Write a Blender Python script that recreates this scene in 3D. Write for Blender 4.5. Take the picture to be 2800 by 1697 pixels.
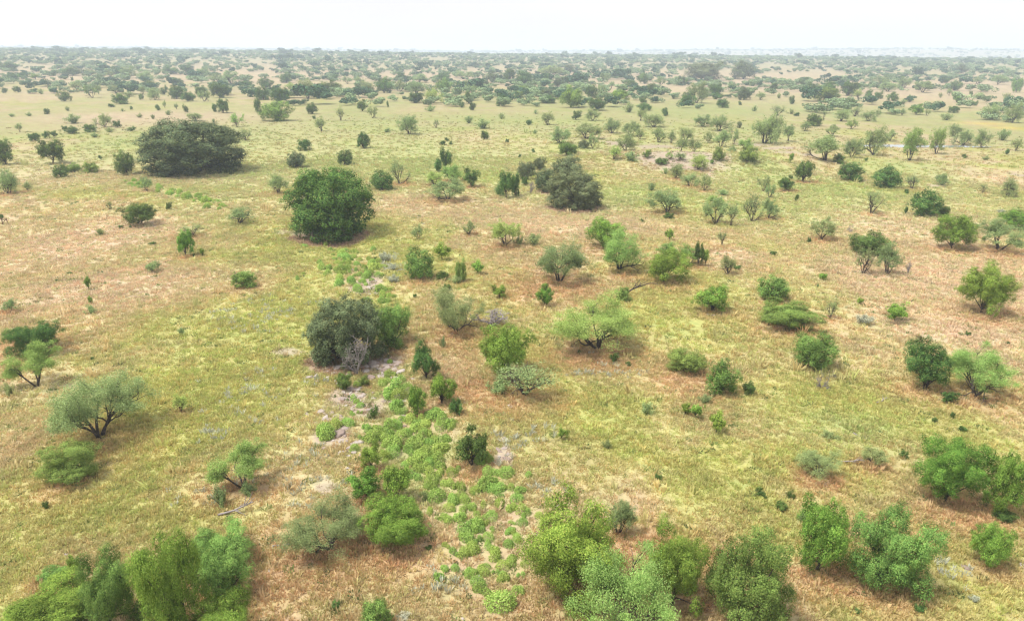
import bpy, math, random
import numpy as np
from mathutils import Matrix, Vector

# ------------------------------------------------------------------ scene, camera, sky, sun, exposure
for o in list(bpy.data.objects):
    bpy.data.objects.remove(o)
scene = bpy.context.scene
COL = scene.collection
W0, H0 = 2800.0, 1697.0
F = 1892.0                                   # focal length in photo pixels (about 73 degrees across)
CAM_H = 24.0
HORIZON = 141.0
PITCH = math.atan((H0 / 2 - HORIZON) / F)
ROLL = math.radians(0.5)

cam_data = bpy.data.cameras.new("camera")
cam = bpy.data.objects.new("camera", cam_data)
COL.objects.link(cam)
cam_data.sensor_fit = 'HORIZONTAL'
cam_data.sensor_width = 36.0
cam_data.lens = 36.0 * F / W0
cam_data.clip_start = 0.5
cam_data.clip_end = 40000.0
CAMR = Matrix.Rotation(math.pi / 2 - PITCH, 3, 'X') @ Matrix.Rotation(ROLL, 3, 'Z')
cam.matrix_world = Matrix.Translation((0, 0, CAM_H)) @ CAMR.to_4x4()
scene.camera = cam

SUN_EL = math.radians(62)
SUN_AZ = math.radians(-70)                   # from the left and a little behind the camera
sun_dir = Vector((math.sin(SUN_AZ) * math.cos(SUN_EL), -0.25 * math.cos(SUN_EL), math.sin(SUN_EL))).normalized()
sun_data = bpy.data.lights.new("sun", 'SUN')
sun_data.energy = 4.0
sun_data.angle = math.radians(15)
sun_data.color = (1.0, 0.96, 0.89)
sun = bpy.data.objects.new("sun", sun_data)
COL.objects.link(sun)
sun.rotation_euler = (-sun_dir).to_track_quat('-Z', 'Y').to_euler()

world = bpy.data.worlds.new("World")
scene.world = world
world.use_nodes = True
wt = world.node_tree
wt.nodes.clear()
def N(tree, kind, **kw):
    n = tree.nodes.new(kind)
    for k, v in kw.items():
        setattr(n, k, v)
    return n
w_out = N(wt, 'ShaderNodeOutputWorld')
w_bg = N(wt, 'ShaderNodeBackground')
w_bg.inputs['Strength'].default_value = 0.1
sky = N(wt, 'ShaderNodeTexSky', sky_type='NISHITA')
sky.sun_disc = False
sky.sun_elevation = math.asin(sun_dir.z)
sky.sun_rotation = math.atan2(sun_dir.x, sun_dir.y)
sky.air_density = 1.0
sky.dust_density = 4.0
sky.ozone_density = 1.0
w_tc = N(wt, 'ShaderNodeTexCoord')
w_sep = N(wt, 'ShaderNodeSeparateXYZ')
wt.links.new(w_tc.outputs['Generated'], w_sep.inputs[0])
# an even overcast deck: luminance grows from the horizon to the zenith
w_ramp = N(wt, 'ShaderNodeMapRange')
w_ramp.inputs['From Min'].default_value = 0.0
w_ramp.inputs['From Max'].default_value = 1.0
w_ramp.inputs['To Min'].default_value = 6.7
w_ramp.inputs['To Max'].default_value = 7.6
wt.links.new(w_sep.outputs['Z'], w_ramp.inputs['Value'])
w_noise = N(wt, 'ShaderNodeTexNoise')
w_noise.inputs['Scale'].default_value = 1.6
w_noise.inputs['Detail'].default_value = 3.0
w_map = N(wt, 'ShaderNodeMapping')
w_map.inputs['Scale'].default_value = (1.0, 1.0, 4.0)
w_map.inputs['Location'].default_value = (0.35, 0.2, 0.0)
wt.links.new(w_tc.outputs['Generated'], w_map.inputs[0])
wt.links.new(w_map.outputs[0], w_noise.inputs['Vector'])
w_cr = N(wt, 'ShaderNodeValToRGB')
w_cr.color_ramp.elements[0].position = 0.38
w_cr.color_ramp.elements[0].color = (0.93, 0.90, 1.0, 1)
w_cr.color_ramp.elements[1].position = 0.62
w_cr.color_ramp.elements[1].color = (1.0, 1.0, 1.03, 1)
wt.links.new(w_noise.outputs['Fac'], w_cr.inputs[0])
w_mul = N(wt, 'ShaderNodeVectorMath', operation='SCALE')
wt.links.new(w_cr.outputs['Color'], w_mul.inputs[0])
wt.links.new(w_ramp.outputs['Result'], w_mul.inputs['Scale'])
w_skys = N(wt, 'ShaderNodeVectorMath', operation='SCALE')
w_skys.inputs['Scale'].default_value = 0.10
wt.links.new(sky.outputs['Color'], w_skys.inputs[0])
w_add = N(wt, 'ShaderNodeVectorMath', operation='ADD')
wt.links.new(w_mul.outputs[0], w_add.inputs[0])
wt.links.new(w_skys.outputs[0], w_add.inputs[1])
wt.links.new(w_add.outputs[0], w_bg.inputs['Color'])
wt.links.new(w_bg.outputs[0], w_out.inputs['Surface'])

scene.view_settings.view_transform = 'Standard'
scene.view_settings.look = 'None'
scene.view_settings.gamma = 1.0
scene.view_settings.exposure = 0.6
scene.view_settings.use_curve_mapping = False
scene.render.engine = 'CYCLES'
cy = scene.cycles
cy.max_bounces = 5
cy.diffuse_bounces = 2
cy.transmission_bounces = 4
cy.glossy_bounces = 2
cy.volume_bounces = 1
cy.transparent_max_bounces = 4
cy.use_denoising = True
cy.denoiser = 'OPENIMAGEDENOISE'
cy.denoising_input_passes = 'RGB_ALBEDO_NORMAL'
cy.denoising_prefilter = 'ACCURATE'
cy.use_adaptive_sampling = False
cy.filter_width = 1.3

rng = np.random.default_rng(7)
random.seed(7)

# ------------------------------------------------------------------ helpers: noise, terrain, pixels to ground
def _hash(ix, iy, seed):
    h = (ix.astype(np.int64) * 374761393 + iy.astype(np.int64) * 668265263 + seed * 1442695041) & 0xFFFFFFFF
    h = ((h ^ (h >> 13)) * 1274126177) & 0xFFFFFFFF
    h = h ^ (h >> 16)
    return (h & 0xFFFF) / 65535.0
def vnoise(x, y, seed=0):
    ix, iy = np.floor(x), np.floor(y)
    fx, fy = x - ix, y - iy
    fx = fx * fx * (3 - 2 * fx); fy = fy * fy * (3 - 2 * fy)
    a = _hash(ix, iy, seed); b = _hash(ix + 1, iy, seed)
    c = _hash(ix, iy + 1, seed); d = _hash(ix + 1, iy + 1, seed)
    return (a * (1 - fx) + b * fx) * (1 - fy) + (c * (1 - fx) + d * fx) * fy
def fbm(x, y, scale, seed=0, octaves=4):
    v = 0.0; amp = 0.5; tot = 0.0; s = 1.0 / scale
    for k in range(octaves):
        v = v + amp * vnoise(x * s + 17.3 * k, y * s - 9.1 * k, seed + k)
        tot += amp; amp *= 0.5; s *= 2.0
    return v / tot
def sstep(a, b, x):
    t = np.clip((x - a) / (b - a), 0, 1)
    return t * t * (3 - 2 * t)

CAMR_NP = np.array(CAMR)
def ray(px, py):
    d = CAMR_NP @ np.array([(px - W0 / 2) / F, -(py - H0 / 2) / F, -1.0])
    return d / np.linalg.norm(d)
def flat(px, py, z=0.0):
    d = ray(px, py)
    t = (z - CAM_H) / d[2]
    return np.array([d[0] * t, d[1] * t, z])

CREEK_PX = [(840, 640), (930, 668), (985, 712), (1012, 780), (1015, 850), (1020, 960), (1035, 1015), (985, 1085), (1075, 1120), (1120, 1210),
            (1210, 1310), (1300, 1420), (1370, 1530), (1410, 1690)]
CREEK = np.array([flat(*p)[:2] for p in CREEK_PX])
def poly_dist(x, y, P):
    best = np.full(np.shape(x), 1e9)
    for a, b in zip(P[:-1], P[1:]):
        ab = b - a
        t = np.clip(((x - a[0]) * ab[0] + (y - a[1]) * ab[1]) / (ab @ ab), 0, 1)
        best = np.minimum(best, np.hypot(x - a[0] - t * ab[0], y - a[1] - t * ab[1]))
    return best
BERM = flat(1790, 445)[:2]
POND = flat(2500, 392)[:2]
def hz(x, y):
    x = np.asarray(x, float); y = np.asarray(y, float)
    r = np.hypot(x, y)
    z = (fbm(x, y, 45.0, 11, 3) - 0.5) * 0.9
    z = z + (fbm(x, y, 320.0, 21, 3) - 0.5) * 3.5 * sstep(150, 600, r)
    z = z + 15.5 * sstep(420, 1650, r) + 3.0 * sstep(0, -900, x) * sstep(500, 1500, r)
    z = z - 30.0 * sstep(1750, 3000, r)
    ridge = 66.0 * sstep(2900, 3900, r) * (0.75 + 0.35 * fbm(x, y, 900.0, 31, 3)) * (0.52 + 0.42 * sstep(-600, 1800, x)) * (1 - 0.6 * sstep(4500, 7000, r))
    z = z + ridge
    dc = poly_dist(x, y, CREEK)
    z = z - 0.45 * np.exp(-(dc / 2.6) ** 2)
    bx, by = (x - BERM[0]) / 22.0, (y - BERM[1]) / 9.0
    z = z + 2.2 * np.exp(-(bx * bx + by * by))
    bx, by = (x - BERM[0] - 28) / 20.0, (y - BERM[1] + 2) / 7.0
    z = z + 1.6 * np.exp(-(bx * bx + by * by))
    bx, by = (x - POND[0]) / 30.0, (y - POND[1]) / 7.0
    z = z - 1.3 * np.exp(-(bx * bx + by * by) ** 2)
    return z
def ground(px, py):
    d = ray(px, py)
    z = 0.0
    if d[2] > -1e-4:
        d[2] = -1e-4
    for _ in range(14):
        t = (z - CAM_H) / d[2]
        z = 0.5 * z + 0.5 * float(hz(d[0] * t, d[1] * t))
    return np.array([d[0] * t, d[1] * t, float(hz(d[0] * t, d[1] * t))])
def project(P):
    v = CAMR_NP.T @ (np.asarray(P, float) - np.array([0, 0, CAM_H]))
    return W0 / 2 + F * v[0] / -v[2], H0 / 2 - F * v[1] / -v[2]

# ------------------------------------------------------------------ helpers: meshes and materials
def mesh_from(name, verts, faces, smooth=False):
    """faces: (n,3) or (n,4) array"""
    verts = np.asarray(verts, np.float32); faces = np.asarray(faces, np.int32)
    k = faces.shape[1]
    me = bpy.data.meshes.new(name)
    me.vertices.add(len(verts)); me.vertices.foreach_set('co', verts.ravel())
    me.loops.add(faces.size); me.loops.foreach_set('vertex_index', faces.ravel())
    me.polygons.add(len(faces)); me.polygons.foreach_set('loop_start', np.arange(0, faces.size, k, dtype=np.int32))
    me.polygons.foreach_set('loop_total', np.full(len(faces), k, np.int32))
    if smooth:
        me.polygons.foreach_set('use_smooth', np.ones(len(faces), bool))
    me.update(calc_edges=True)
    return me
def new_obj(name, data, parent=None):
    o = bpy.data.objects.new(name, data)
    COL.objects.link(o)
    if parent is not None:
        o.parent = parent
    return o
def put_mat(o, m):
    if not o.data.materials:
        o.data.materials.append(None)
    s = o.material_slots[0]
    s.link = 'OBJECT'
    s.material = m
def tag(o, label=None, cat=None, group=None, kind=None):
    for k, v in (('label', label), ('category', cat), ('group', group), ('kind', kind)):
        if v:
            o[k] = v
    return o
def new_mat(name):
    m = bpy.data.materials.new(name)
    m.use_nodes = True
    t = m.node_tree
    t.nodes.clear()
    return m, t, N(t, 'ShaderNodeOutputMaterial')

def leaf_mat(name, lo, hi, trans=0.30, vary=0.10):
    m, t, out = new_mat(name)
    geo = N(t, 'ShaderNodeNewGeometry')
    info = N(t, 'ShaderNodeObjectInfo')
    ramp = N(t, 'ShaderNodeValToRGB')
    ramp.color_ramp.elements[0].color = (*lo, 1)
    ramp.color_ramp.elements[1].color = (*hi, 1)
    ramp.color_ramp.elements[1].position = 0.90
    e = ramp.color_ramp.elements.new(1.0)          # a few dry leaves
    e.color = (0.6 * hi[0] + 0.13, 0.6 * hi[1] + 0.09, 0.6 * hi[2] + 0.03, 1)
    t.links.new(geo.outputs['Random Per Island'], ramp.inputs[0])
    hsv = N(t, 'ShaderNodeHueSaturation')
    mr = N(t, 'ShaderNodeMapRange')
    mr.inputs['To Min'].default_value = 0.5 - 0.030; mr.inputs['To Max'].default_value = 0.5 + 0.010
    t.links.new(info.outputs['Random'], mr.inputs['Value'])
    t.links.new(mr.outputs[0], hsv.inputs['Hue'])
    mv = N(t, 'ShaderNodeMapRange')
    mv.inputs['To Min'].default_value = 1 - 1.6 * vary; mv.inputs['To Max'].default_value = 1 + 1.6 * vary
    w = N(t, 'ShaderNodeTexWhiteNoise', noise_dimensions='1D')
    t.links.new(info.outputs['Random'], w.inputs['W'])
    t.links.new(w.outputs['Value'], mv.inputs['Value'])
    at = N(t, 'ShaderNodeAttribute'); at.attribute_name = 'tone'
    mm = N(t, 'ShaderNodeMath', operation='MULTIPLY')
    t.links.new(mv.outputs[0], mm.inputs[0]); t.links.new(at.outputs['Fac'], mm.inputs[1])
    t.links.new(mm.outputs[0], hsv.inputs['Value'])
    t.links.new(ramp.outputs[0], hsv.inputs['Color'])
    dif = N(t, 'ShaderNodeBsdfDiffuse')
    tr = N(t, 'ShaderNodeBsdfTranslucent')
    mix = N(t, 'ShaderNodeMixShader')
    mix.inputs[0].default_value = trans
    t.links.new(hsv.outputs[0], dif.inputs['Color']); t.links.new(hsv.outputs[0], tr.inputs['Color'])
    t.links.new(dif.outputs[0], mix.inputs[1]); t.links.new(tr.outputs[0], mix.inputs[2])
    t.links.new(mix.outputs[0], out.inputs['Surface'])
    return m
def bark_mat(name, lo, hi):
    m, t, out = new_mat(name)
    tc = N(t, 'ShaderNodeTexCoord')
    no = N(t, 'ShaderNodeTexNoise'); no.inputs['Scale'].default_value = 30.0; no.inputs['Detail'].default_value = 4
    t.links.new(tc.outputs['Object'], no.inputs['Vector'])
    ramp = N(t, 'ShaderNodeValToRGB')
    ramp.color_ramp.elements[0].position = 0.35; ramp.color_ramp.elements[0].color = (*lo, 1)
    ramp.color_ramp.elements[1].position = 0.7; ramp.color_ramp.elements[1].color = (*hi, 1)
    t.links.new(no.outputs['Fac'], ramp.inputs[0])
    b = N(t, 'ShaderNodeBsdfPrincipled'); b.inputs['Roughness'].default_value = 0.95
    b.inputs['Specular IOR Level'].default_value = 0.1
    t.links.new(ramp.outputs[0], b.inputs['Base Color'])
    t.links.new(b.outputs[0], out.inputs['Surface'])
    return m
LEAF = {
    'm': leaf_mat('mesquite_leaf', (0.175, 0.262, 0.095), (0.36, 0.46, 0.195), 0.28),
    'M': leaf_mat('lime_mesquite_leaf', (0.19, 0.33, 0.075), (0.40, 0.55, 0.17), 0.28),
    'd': leaf_mat('dark_leaf', (0.048, 0.105, 0.028), (0.13, 0.23, 0.058), 0.14),
    'k': leaf_mat('grey_oak_leaf', (0.068, 0.10, 0.046), (0.17, 0.22, 0.105), 0.12),
    'o': leaf_mat('live_oak_leaf', (0.044, 0.095, 0.024), (0.145, 0.24, 0.055), 0.14),
    'g': leaf_mat('green_leaf', (0.085, 0.165, 0.038), (0.235, 0.37, 0.09), 0.18),
    'G': leaf_mat('bright_leaf', (0.085, 0.19, 0.03), (0.26, 0.43, 0.078), 0.2),
    'w': leaf_mat('silver_leaf', (0.30, 0.33, 0.22), (0.52, 0.54, 0.40), 0.15),
    'c': leaf_mat('cushion_leaf', (0.22, 0.37, 0.075), (0.40, 0.57, 0.15), 0.25, 0.10),
}
BARK = bark_mat('bark', (0.035, 0.028, 0.024), (0.11, 0.09, 0.075))
GREYBARK = bark_mat('dead_wood', (0.16, 0.14, 0.13), (0.36, 0.32, 0.30))

# ------------------------------------------------------------------ plant prototypes (unit box: x,y in -0.5..0.5, z 0..1)
def unit(v):
    return v / (np.linalg.norm(v, axis=-1, keepdims=True) + 1e-9)
def leaves(C, nrm, L, Wd, fold=0.2, r=None, along=None):
    n = len(C)
    nrm = unit(nrm)
    a = r.normal(size=(n, 3)) if along is None else along + 0.35 * r.normal(size=(n, 3))
    u = unit(a - nrm * np.sum(a * nrm, 1, keepdims=True))
    v = np.cross(nrm, u)
    L = np.broadcast_to(np.asarray(L, float), (n,))[:, None]; Wd = np.broadcast_to(np.asarray(Wd, float), (n,))[:, None]
    V = np.empty((n, 4, 3))
    V[:, 0] = C - u * L / 2
    V[:, 1] = C + v * Wd / 2 - nrm * Wd * fold
    V[:, 2] = C + u * L / 2
    V[:, 3] = C - v * Wd / 2 - nrm * Wd * fold
    return V.reshape(-1, 3), np.arange(4 * n).reshape(n, 4)
class Wood:
    def __init__(self):
        self.v = []; self.f = []; self.n = 0
    def tube(self, pts, rad, sides=5):
        pts = np.asarray(pts, float); k = len(pts)
        t = unit(np.gradient(pts, axis=0))
        ref = np.array([0.31, 0.87, 0.38])
        a = unit(np.cross(t, ref)); b = np.cross(t, a)
        ang = np.linspace(0, 2 * math.pi, sides, endpoint=False)
        ring = a[:, None] * np.cos(ang)[None, :, None] + b[:, None] * np.sin(ang)[None, :, None]
        V = pts[:, None] + ring * np.asarray(rad, float)[:, None, None]
        self.v.append(V.reshape(-1, 3))
        for i in range(k - 1):
            for j in range(sides):
                j2 = (j + 1) % sides
                self.f.append((self.n + i * sides + j, self.n + i * sides + j2, self.n + (i + 1) * sides + j2, self.n + (i + 1) * sides + j))
        self.n += k * sides
    def arrays(self):
        return np.concatenate(self.v), np.array(self.f)
def path(r, p, d, length, k=5, wob=0.18, up=0.0):
    pts = [np.array(p, float)]
    d = np.array(d, float)
    for i in range(k):
        d = unit(d + wob * r.normal(size=3) + np.array([0, 0, up]))
        pts.append(pts[-1] + d * length / k)
    return np.array(pts), d
def normalise(woodv, leafv, base_r=None):
    allv = leafv if leafv is not None and len(leafv) else woodv
    lo = np.percentile(allv, 0.6, axis=0); hi = np.percentile(allv, 99.4, axis=0)
    c = (lo + hi) / 2
    off = np.array([c[0], c[1], 0.0]) * 0.75
    s = np.array([1 / (hi[0] - lo[0]), 1 / (hi[1] - lo[1]), 1 / hi[2]])
    woodv = (woodv - off) * s
    leafv = (leafv - off) * s if leafv is not None else None
    return woodv, leafv

def leaf_mesh(name, lv, lf, tone):
    me = mesh_from(name + '_leaves', lv, lf)
    a = me.attributes.new('tone', 'FLOAT', 'FACE')
    a.data.foreach_set('value', np.asarray(tone, np.float32))
    return me
def proto_mesquite(name, seed, n_leaf, leaf, spread=1.0, bare=0.0, lean=0.0, clear=0.36):
    r = np.random.default_rng(seed)
    wd = Wood(); tips = []
    nst = int(r.integers(4, 7))
    a0 = r.uniform(0, 6.28)
    leanv = np.array([math.cos(a0), math.sin(a0), 0]) * lean
    for i in range(nst):
        az = a0 + i * 6.283 / nst + r.normal() * 0.35
        el = r.uniform(0.75, 1.25) if i else 1.35
        d = np.array([math.cos(az) * math.cos(el), math.sin(az) * math.cos(el), math.sin(el)]) + leanv
        p0 = np.array([math.cos(az), math.sin(az), 0]) * 0.012
        pts, dd = path(r, p0 - [0, 0, 0.03], unit(d), r.uniform(0.30, 0.42), 5, 0.20, 0.03)
        wd.tube(pts, np.linspace(0.022, 0.011, len(pts)) * r.uniform(0.7, 1.15), 6)
        for j in range(int(r.integers(3, 5)) + 1):
            az2 = az + r.normal() * 0.95; el2 = r.uniform(0.15, 1.0)
            d2 = unit(np.array([math.cos(az2) * math.cos(el2), math.sin(az2) * math.cos(el2), math.sin(el2)]) * spread + 0.35 * dd)
            s0 = pts[int(r.integers(3, 6))]
            p2, d3 = path(r, s0, d2, r.uniform(0.22, 0.36), 5, 0.25, 0.02)
            wd.tube(p2, np.linspace(0.010, 0.005, len(p2)), 5)
            for q in range(6):
                d4 = unit(d3 + 0.75 * r.normal(size=3) + np.array([0, 0, 0.10]))
                s1 = p2[int(r.integers(2, 6))]
                p3, d5 = path(r, s1, d4, r.uniform(0.12, 0.22), 4, 0.3, -0.02)
                wd.tube(p3, np.linspace(0.0042, 0.0018, len(p3)), 3)
                if r.random() >= bare and (p3[-1][2] > clear or (math.hypot(p3[-1][0], p3[-1][1]) > 0.30 and p3[-1][2] > 0.66 * clear)):
                    tips.append((p3[-1], d5))
                    if r.random() < 0.7: tips.append((p3[2], d5))
    T = np.array([t[0] for t in tips]); D = np.array([t[1] for t in tips])
    pick = r.integers(0, len(T), n_leaf)
    sig = r.uniform(0.026, 0.056, len(T))[pick][:, None]
    C = T[pick] + r.normal(size=(n_leaf, 3)) * sig * np.array([1.2, 1.2, 0.62]) + D[pick] * 0.03
    C[:, 2] = np.maximum(C[:, 2], 0.03)
    nr = r.normal(size=(n_leaf, 3)) * 0.6 + np.array([0, 0, 0.75])
    al = D[pick] * 0.7 + np.array([0, 0, -0.45])
    lv, lf = leaves(C, nr, leaf * r.uniform(0.7, 1.3, n_leaf), leaf * 0.46, 0.15, r, al)
    wv, wf = wd.arrays()
    wv, lv = normalise(wv, lv)
    return mesh_from(name + '_wood', wv, wf, True), leaf_mesh(name, lv, lf, r.uniform(0.82, 1.2, len(T))[pick])

def proto_dense(name, seed, n_leaf, leaf, nlobes=30, trunk=0.0, droop=0.0, lump=1.0, squash=1.0, gap=0.0, spray=0.12, nspray=10, rough=0.28):
    """trunk: bare height as a share of the whole"""
    r = np.random.default_rng(seed)
    half = (1 - trunk) / 2
    zc = trunk + half
    if droop: zc, half = 0.40, 0.56                # domes that stand on the ground
    lobes = []
    bias = r.normal(size=3) * 0.10; bias[2] = 0
    for i in range(nlobes):
        inner = i < nlobes * 0.15
        f_ = (i + 0.5) / nlobes                       # spread evenly over the crown, then disturbed
        f_ = (i - nlobes * 0.15 + 0.5) / (nlobes * 0.85)
        zz = 1 - 1.75 * f_ if not inner else r.uniform(-0.3, 0.5)
        az_ = i * 2.399963 + r.normal() * 0.35
        hr = (1 - abs(zz) ** 2.6) ** 0.5
        d = np.array([math.cos(az_) * hr, math.sin(az_) * hr, zz]) + r.normal(size=3) * rough * 0.5
        rad = r.uniform(0.88 - rough, 0.92 + 0.25 * rough) if not inner else r.uniform(0.0, 0.45)
        lr = r.uniform(0.17 - 0.2 * rough, 0.17 + 0.15 * rough) * lump
        c = np.array([d[0] * 0.40, d[1] * 0.40, d[2] * half * 0.86]) * rad / 0.8 + bias * r.uniform(0, 1)
        c[2] += zc
        c[2] = max(c[2], lr * 0.55 + trunk * 0.7)
        lobes.append((*c, lr))
    Lb = np.array(lobes)
    ltone = r.uniform(0.74, 1.22, nlobes)
    # every lobe carries sprays of leaves standing out from it
    ns = int(nspray)
    SD = unit(r.normal(size=(nlobes, ns, 3)) + np.array([0, 0, 0.3]))
    SR = r.uniform(0.78, 1.16, (nlobes, ns)) + spray * np.maximum(0, r.normal(size=(nlobes, ns))) ** 2
    SC = Lb[:, None, :3] + SD * (Lb[:, 3:4] * SR)[:, :, None] * np.array([1, 1, squash])
    stone_ = r.uniform(0.82, 1.22, (nlobes, ns))
    wts = np.repeat(Lb[:, 3] ** 2, ns); wts /= wts.sum()
    n2 = int(n_leaf * 2.4)
    pk = r.choice(nlobes * ns, n2, p=wts)
    pick = pk // ns; sp = pk % ns
    sd = SD[pick, sp]; lr_ = Lb[pick, 3:4]
    off = r.normal(size=(n2, 3))
    off -= sd * np.sum(off * sd, 1, keepdims=True) * 0.45
    sg = 1.05 / math.sqrt(ns)
    C = SC[pick, sp] + off * lr_ * sg * 0.78
    core = r.random(n2) < 0.22                     # leaves inside the lobe close the view through it
    C = np.where(core[:, None], Lb[pick, :3] + unit(off) * lr_ * r.uniform(0.35, 0.8, (n2, 1)), C)
    C[:, 2] -= droop * np.hypot(C[:, 0], C[:, 1]) ** 2
    keep = np.ones(n2, bool)
    for k in range(len(Lb)):
        dd = np.linalg.norm((C - Lb[k, :3]) / np.array([1, 1, squash]), axis=1)
        keep &= ~((dd < Lb[k, 3] * 0.66) & (pick != k))
    C = C[keep][:n_leaf]; sd = sd[keep][:n_leaf]; off = off[keep][:n_leaf]
    tone = (ltone[pick] * stone_[pick, sp])[keep][:n_leaf]
    C[:, 2] = np.where(C[:, 2] < 0.012, 0.012 + np.abs(C[:, 2]) * 0.3, C[:, 2])
    n = len(C)
    nr = sd * 0.8 + unit(off) * 0.45 + r.normal(size=(n, 3)) * 0.22 + np.array([0, 0, 0.18])
    al = sd * 0.8 + np.array([0, 0, -0.5 if droop else -0.1])
    core = core[keep][:n_leaf]
    ll = leaf * r.uniform(0.55, 1.5, n) * np.where(core, 1.5, 1.0)
    lv, lf = leaves(C, nr, ll, ll * 0.62, 0.2, r, al)
    wd = Wood()
    nst = int(r.integers(1, 4)) if trunk > 0 else 3
    for i in range(nst):
        az = r.uniform(0, 6.28)
        d0 = unit(np.array([math.cos(az) * 0.25, math.sin(az) * 0.25, 1]))
        pts, dd = path(r, np.array([math.cos(az), math.sin(az), 0]) * 0.02 * (nst > 1) - [0, 0, 0.03], d0, max(trunk * 1.25, 0.18), 5, 0.12)
        wd.tube(pts, np.linspace(0.034, 0.022, len(pts)) * (1.0 if nst == 1 else 0.75), 7)
        for k in r.choice(len(Lb), min(9, len(Lb)), replace=False):
            e = Lb[k, :3]
            s = pts[int(r.integers(3, 6))]
            mid = (s + e) / 2 + r.normal(size=3) * 0.03 + np.array([0, 0, 0.02])
            ts = np.linspace(0, 1, 6)[:, None]
            q = (1 - ts) ** 2 * s + 2 * ts * (1 - ts) * mid + ts ** 2 * e
            wd.tube(q, np.linspace(0.014, 0.005, 6), 5)
    wv, wf = wd.arrays()
    wv, lv = normalise(wv, lv)
    return mesh_from(name + '_wood', wv, wf, True), leaf_mesh(name, lv, lf, tone)

def proto_dead(name, seed, n=5, levels=3, low=False):
    r = np.random.default_rng(seed)
    wd = Wood()
    def grow(p, d, L, rad, lv):
        pts, dd = path(r, p, d, L, 5, 0.22, 0.03)
        wd.tube(pts, np.linspace(rad, rad * 0.45, 6), 5)
        if lv:
            for q in range(int(r.integers(3, 6))):
                grow(pts[int(r.integers(2, 6))], unit(dd + 0.85 * r.normal(size=3) + np.array([0, 0, 0.05])), L * r.uniform(0.45, 0.75), rad * 0.5, lv - 1)
    for i in range(n):
        az = i * 6.283 / n + r.normal() * 0.3
        el = r.uniform(0.3, 0.9) if low else r.uniform(0.8, 1.4)
        grow((0, 0, 0), np.array([math.cos(az) * math.cos(el), math.sin(az) * math.cos(el), math.sin(el)]), 0.35, 0.028 if not low else 0.02, levels)
    wv, wf = wd.arrays()
    wv, _ = normalise(wv, None)
    return mesh_from(name + '_wood', wv, wf, True)

def proto_shrub(name, seed, n_leaf, leaf, nst=14):
    """low many-stemmed shrub, leaf sprays on the stems"""
    r = np.random.default_rng(seed)
    wd = Wood(); T = []; D = []
    for i in range(nst):
        az = r.uniform(0, 6.28); el = r.uniform(0.35, 1.45)
        d = np.array([math.cos(az) * math.cos(el), math.sin(az) * math.cos(el), math.sin(el)])
        pts, dd = path(r, np.array([math.cos(az), math.sin(az), 0]) * 0.04 * r.random(), d, r.uniform(0.35, 0.6), 5, 0.15, 0.04)
        wd.tube(pts, np.linspace(0.016, 0.005, 6), 4)
        for k in (2, 3, 4, 5, 5):
            T.append(pts[k]); D.append(dd)
    T = np.array(T); D = np.array(D)
    pick = r.integers(0, len(T), n_leaf)
    C = T[pick] + r.normal(size=(n_leaf, 3)) * 0.062
    C[:, 2] = np.maximum(C[:, 2], 0.015)
    lv, lf = leaves(C, r.normal(size=(n_leaf, 3)) + [0, 0, 0.7], leaf * r.uniform(0.7, 1.3, n_leaf), leaf * 0.5, 0.2, r, D[pick])
    wv, wf = wd.arrays()
    wv, lv = normalise(wv, lv)
    return mesh_from(name + '_wood', wv, wf, True), leaf_mesh(name, lv, lf, r.uniform(0.85, 1.2, len(T))[pick])

P = {
    'mesqS': [proto_mesquite('mesquite', 100 + i, 2200, 0.055, 1.0, 0.15) for i in range(5)],
    'mesqM': [proto_mesquite('mesquite', 120 + i, 9000, 0.034, 1.1, 0.12) for i in range(8)],
    'mesqL': [proto_mesquite('mesquite', 140 + i, 24000, 0.022, 1.15, 0.10) for i in range(5)],
    'mesqX': [proto_mesquite('mesquite', 150 + i, 42000, 0.0165, 1.15, 0.10) for i in range(2)],
    'mesqT': [proto_mesquite('mesquite', 180 + i, 8500, 0.034, 1.15, 0.08, 0.0, 0.10) for i in range(5)],
    'bareM': [proto_mesquite('mesquite', 160 + i, 2600, 0.030, 1.0, 0.45) for i in range(4)],
    'leanM': [proto_mesquite('mesquite', 170 + i, 4800, 0.034, 1.1, 0.2, 0.55) for i in range(3)],
    'denS': [proto_dense('bush', 200 + i, 2600, 0.072, 8, 0.0, lump=1.7, spray=0.12, nspray=7) for i in range(6)],
    'denM': [proto_dense('bush', 220 + i, 10000, 0.037, 20, 0.0, lump=1.3, spray=0.08, nspray=10, rough=0.24) for i in range(8)],
    'denL': [proto_dense('tree', 240 + i, 26000, 0.0225, 34, 0.0, lump=1.12, spray=0.06, nspray=15, rough=0.22) for i in range(4)],
    'denH': [proto_dense('tree', 260 + i, 64000, 0.0175, 64, 0.0, lump=0.82, droop=0.04, spray=0.05, nspray=16, rough=0.10) for i in range(3)],
    'trkM': [proto_dense('tree', 300 + i, 9000, 0.038, 17, 0.20, lump=1.2, spray=0.10, nspray=9) for i in range(8)],
    'trkL': [proto_dense('tree', 320 + i, 26000, 0.0225, 32, 0.14, lump=1.08, spray=0.08, nspray=14) for i in range(4)],
    'denX': [proto_dense('tree', 280 + i, 56000, 0.0165, 30, 0.0, lump=1.10, spray=0.06, nspray=15, rough=0.32) for i in range(3)],
    'trkX': [proto_dense('tree', 290 + i, 56000, 0.0165, 28, 0.14, lump=1.10, spray=0.08, nspray=15, rough=0.32) for i in range(2)],
    'sap': [proto_dense('sapling', 340 + i, 2000, 0.075, 8, 0.28, lump=1.3, spray=0.2, nspray=6) for i in range(5)],
    'shr': [proto_shrub('shrub', 360 + i, 1800, 0.06) for i in range(5)],
}
P_DEAD = [proto_dead('dead', 400 + i, 4) for i in range(3)]
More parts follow.
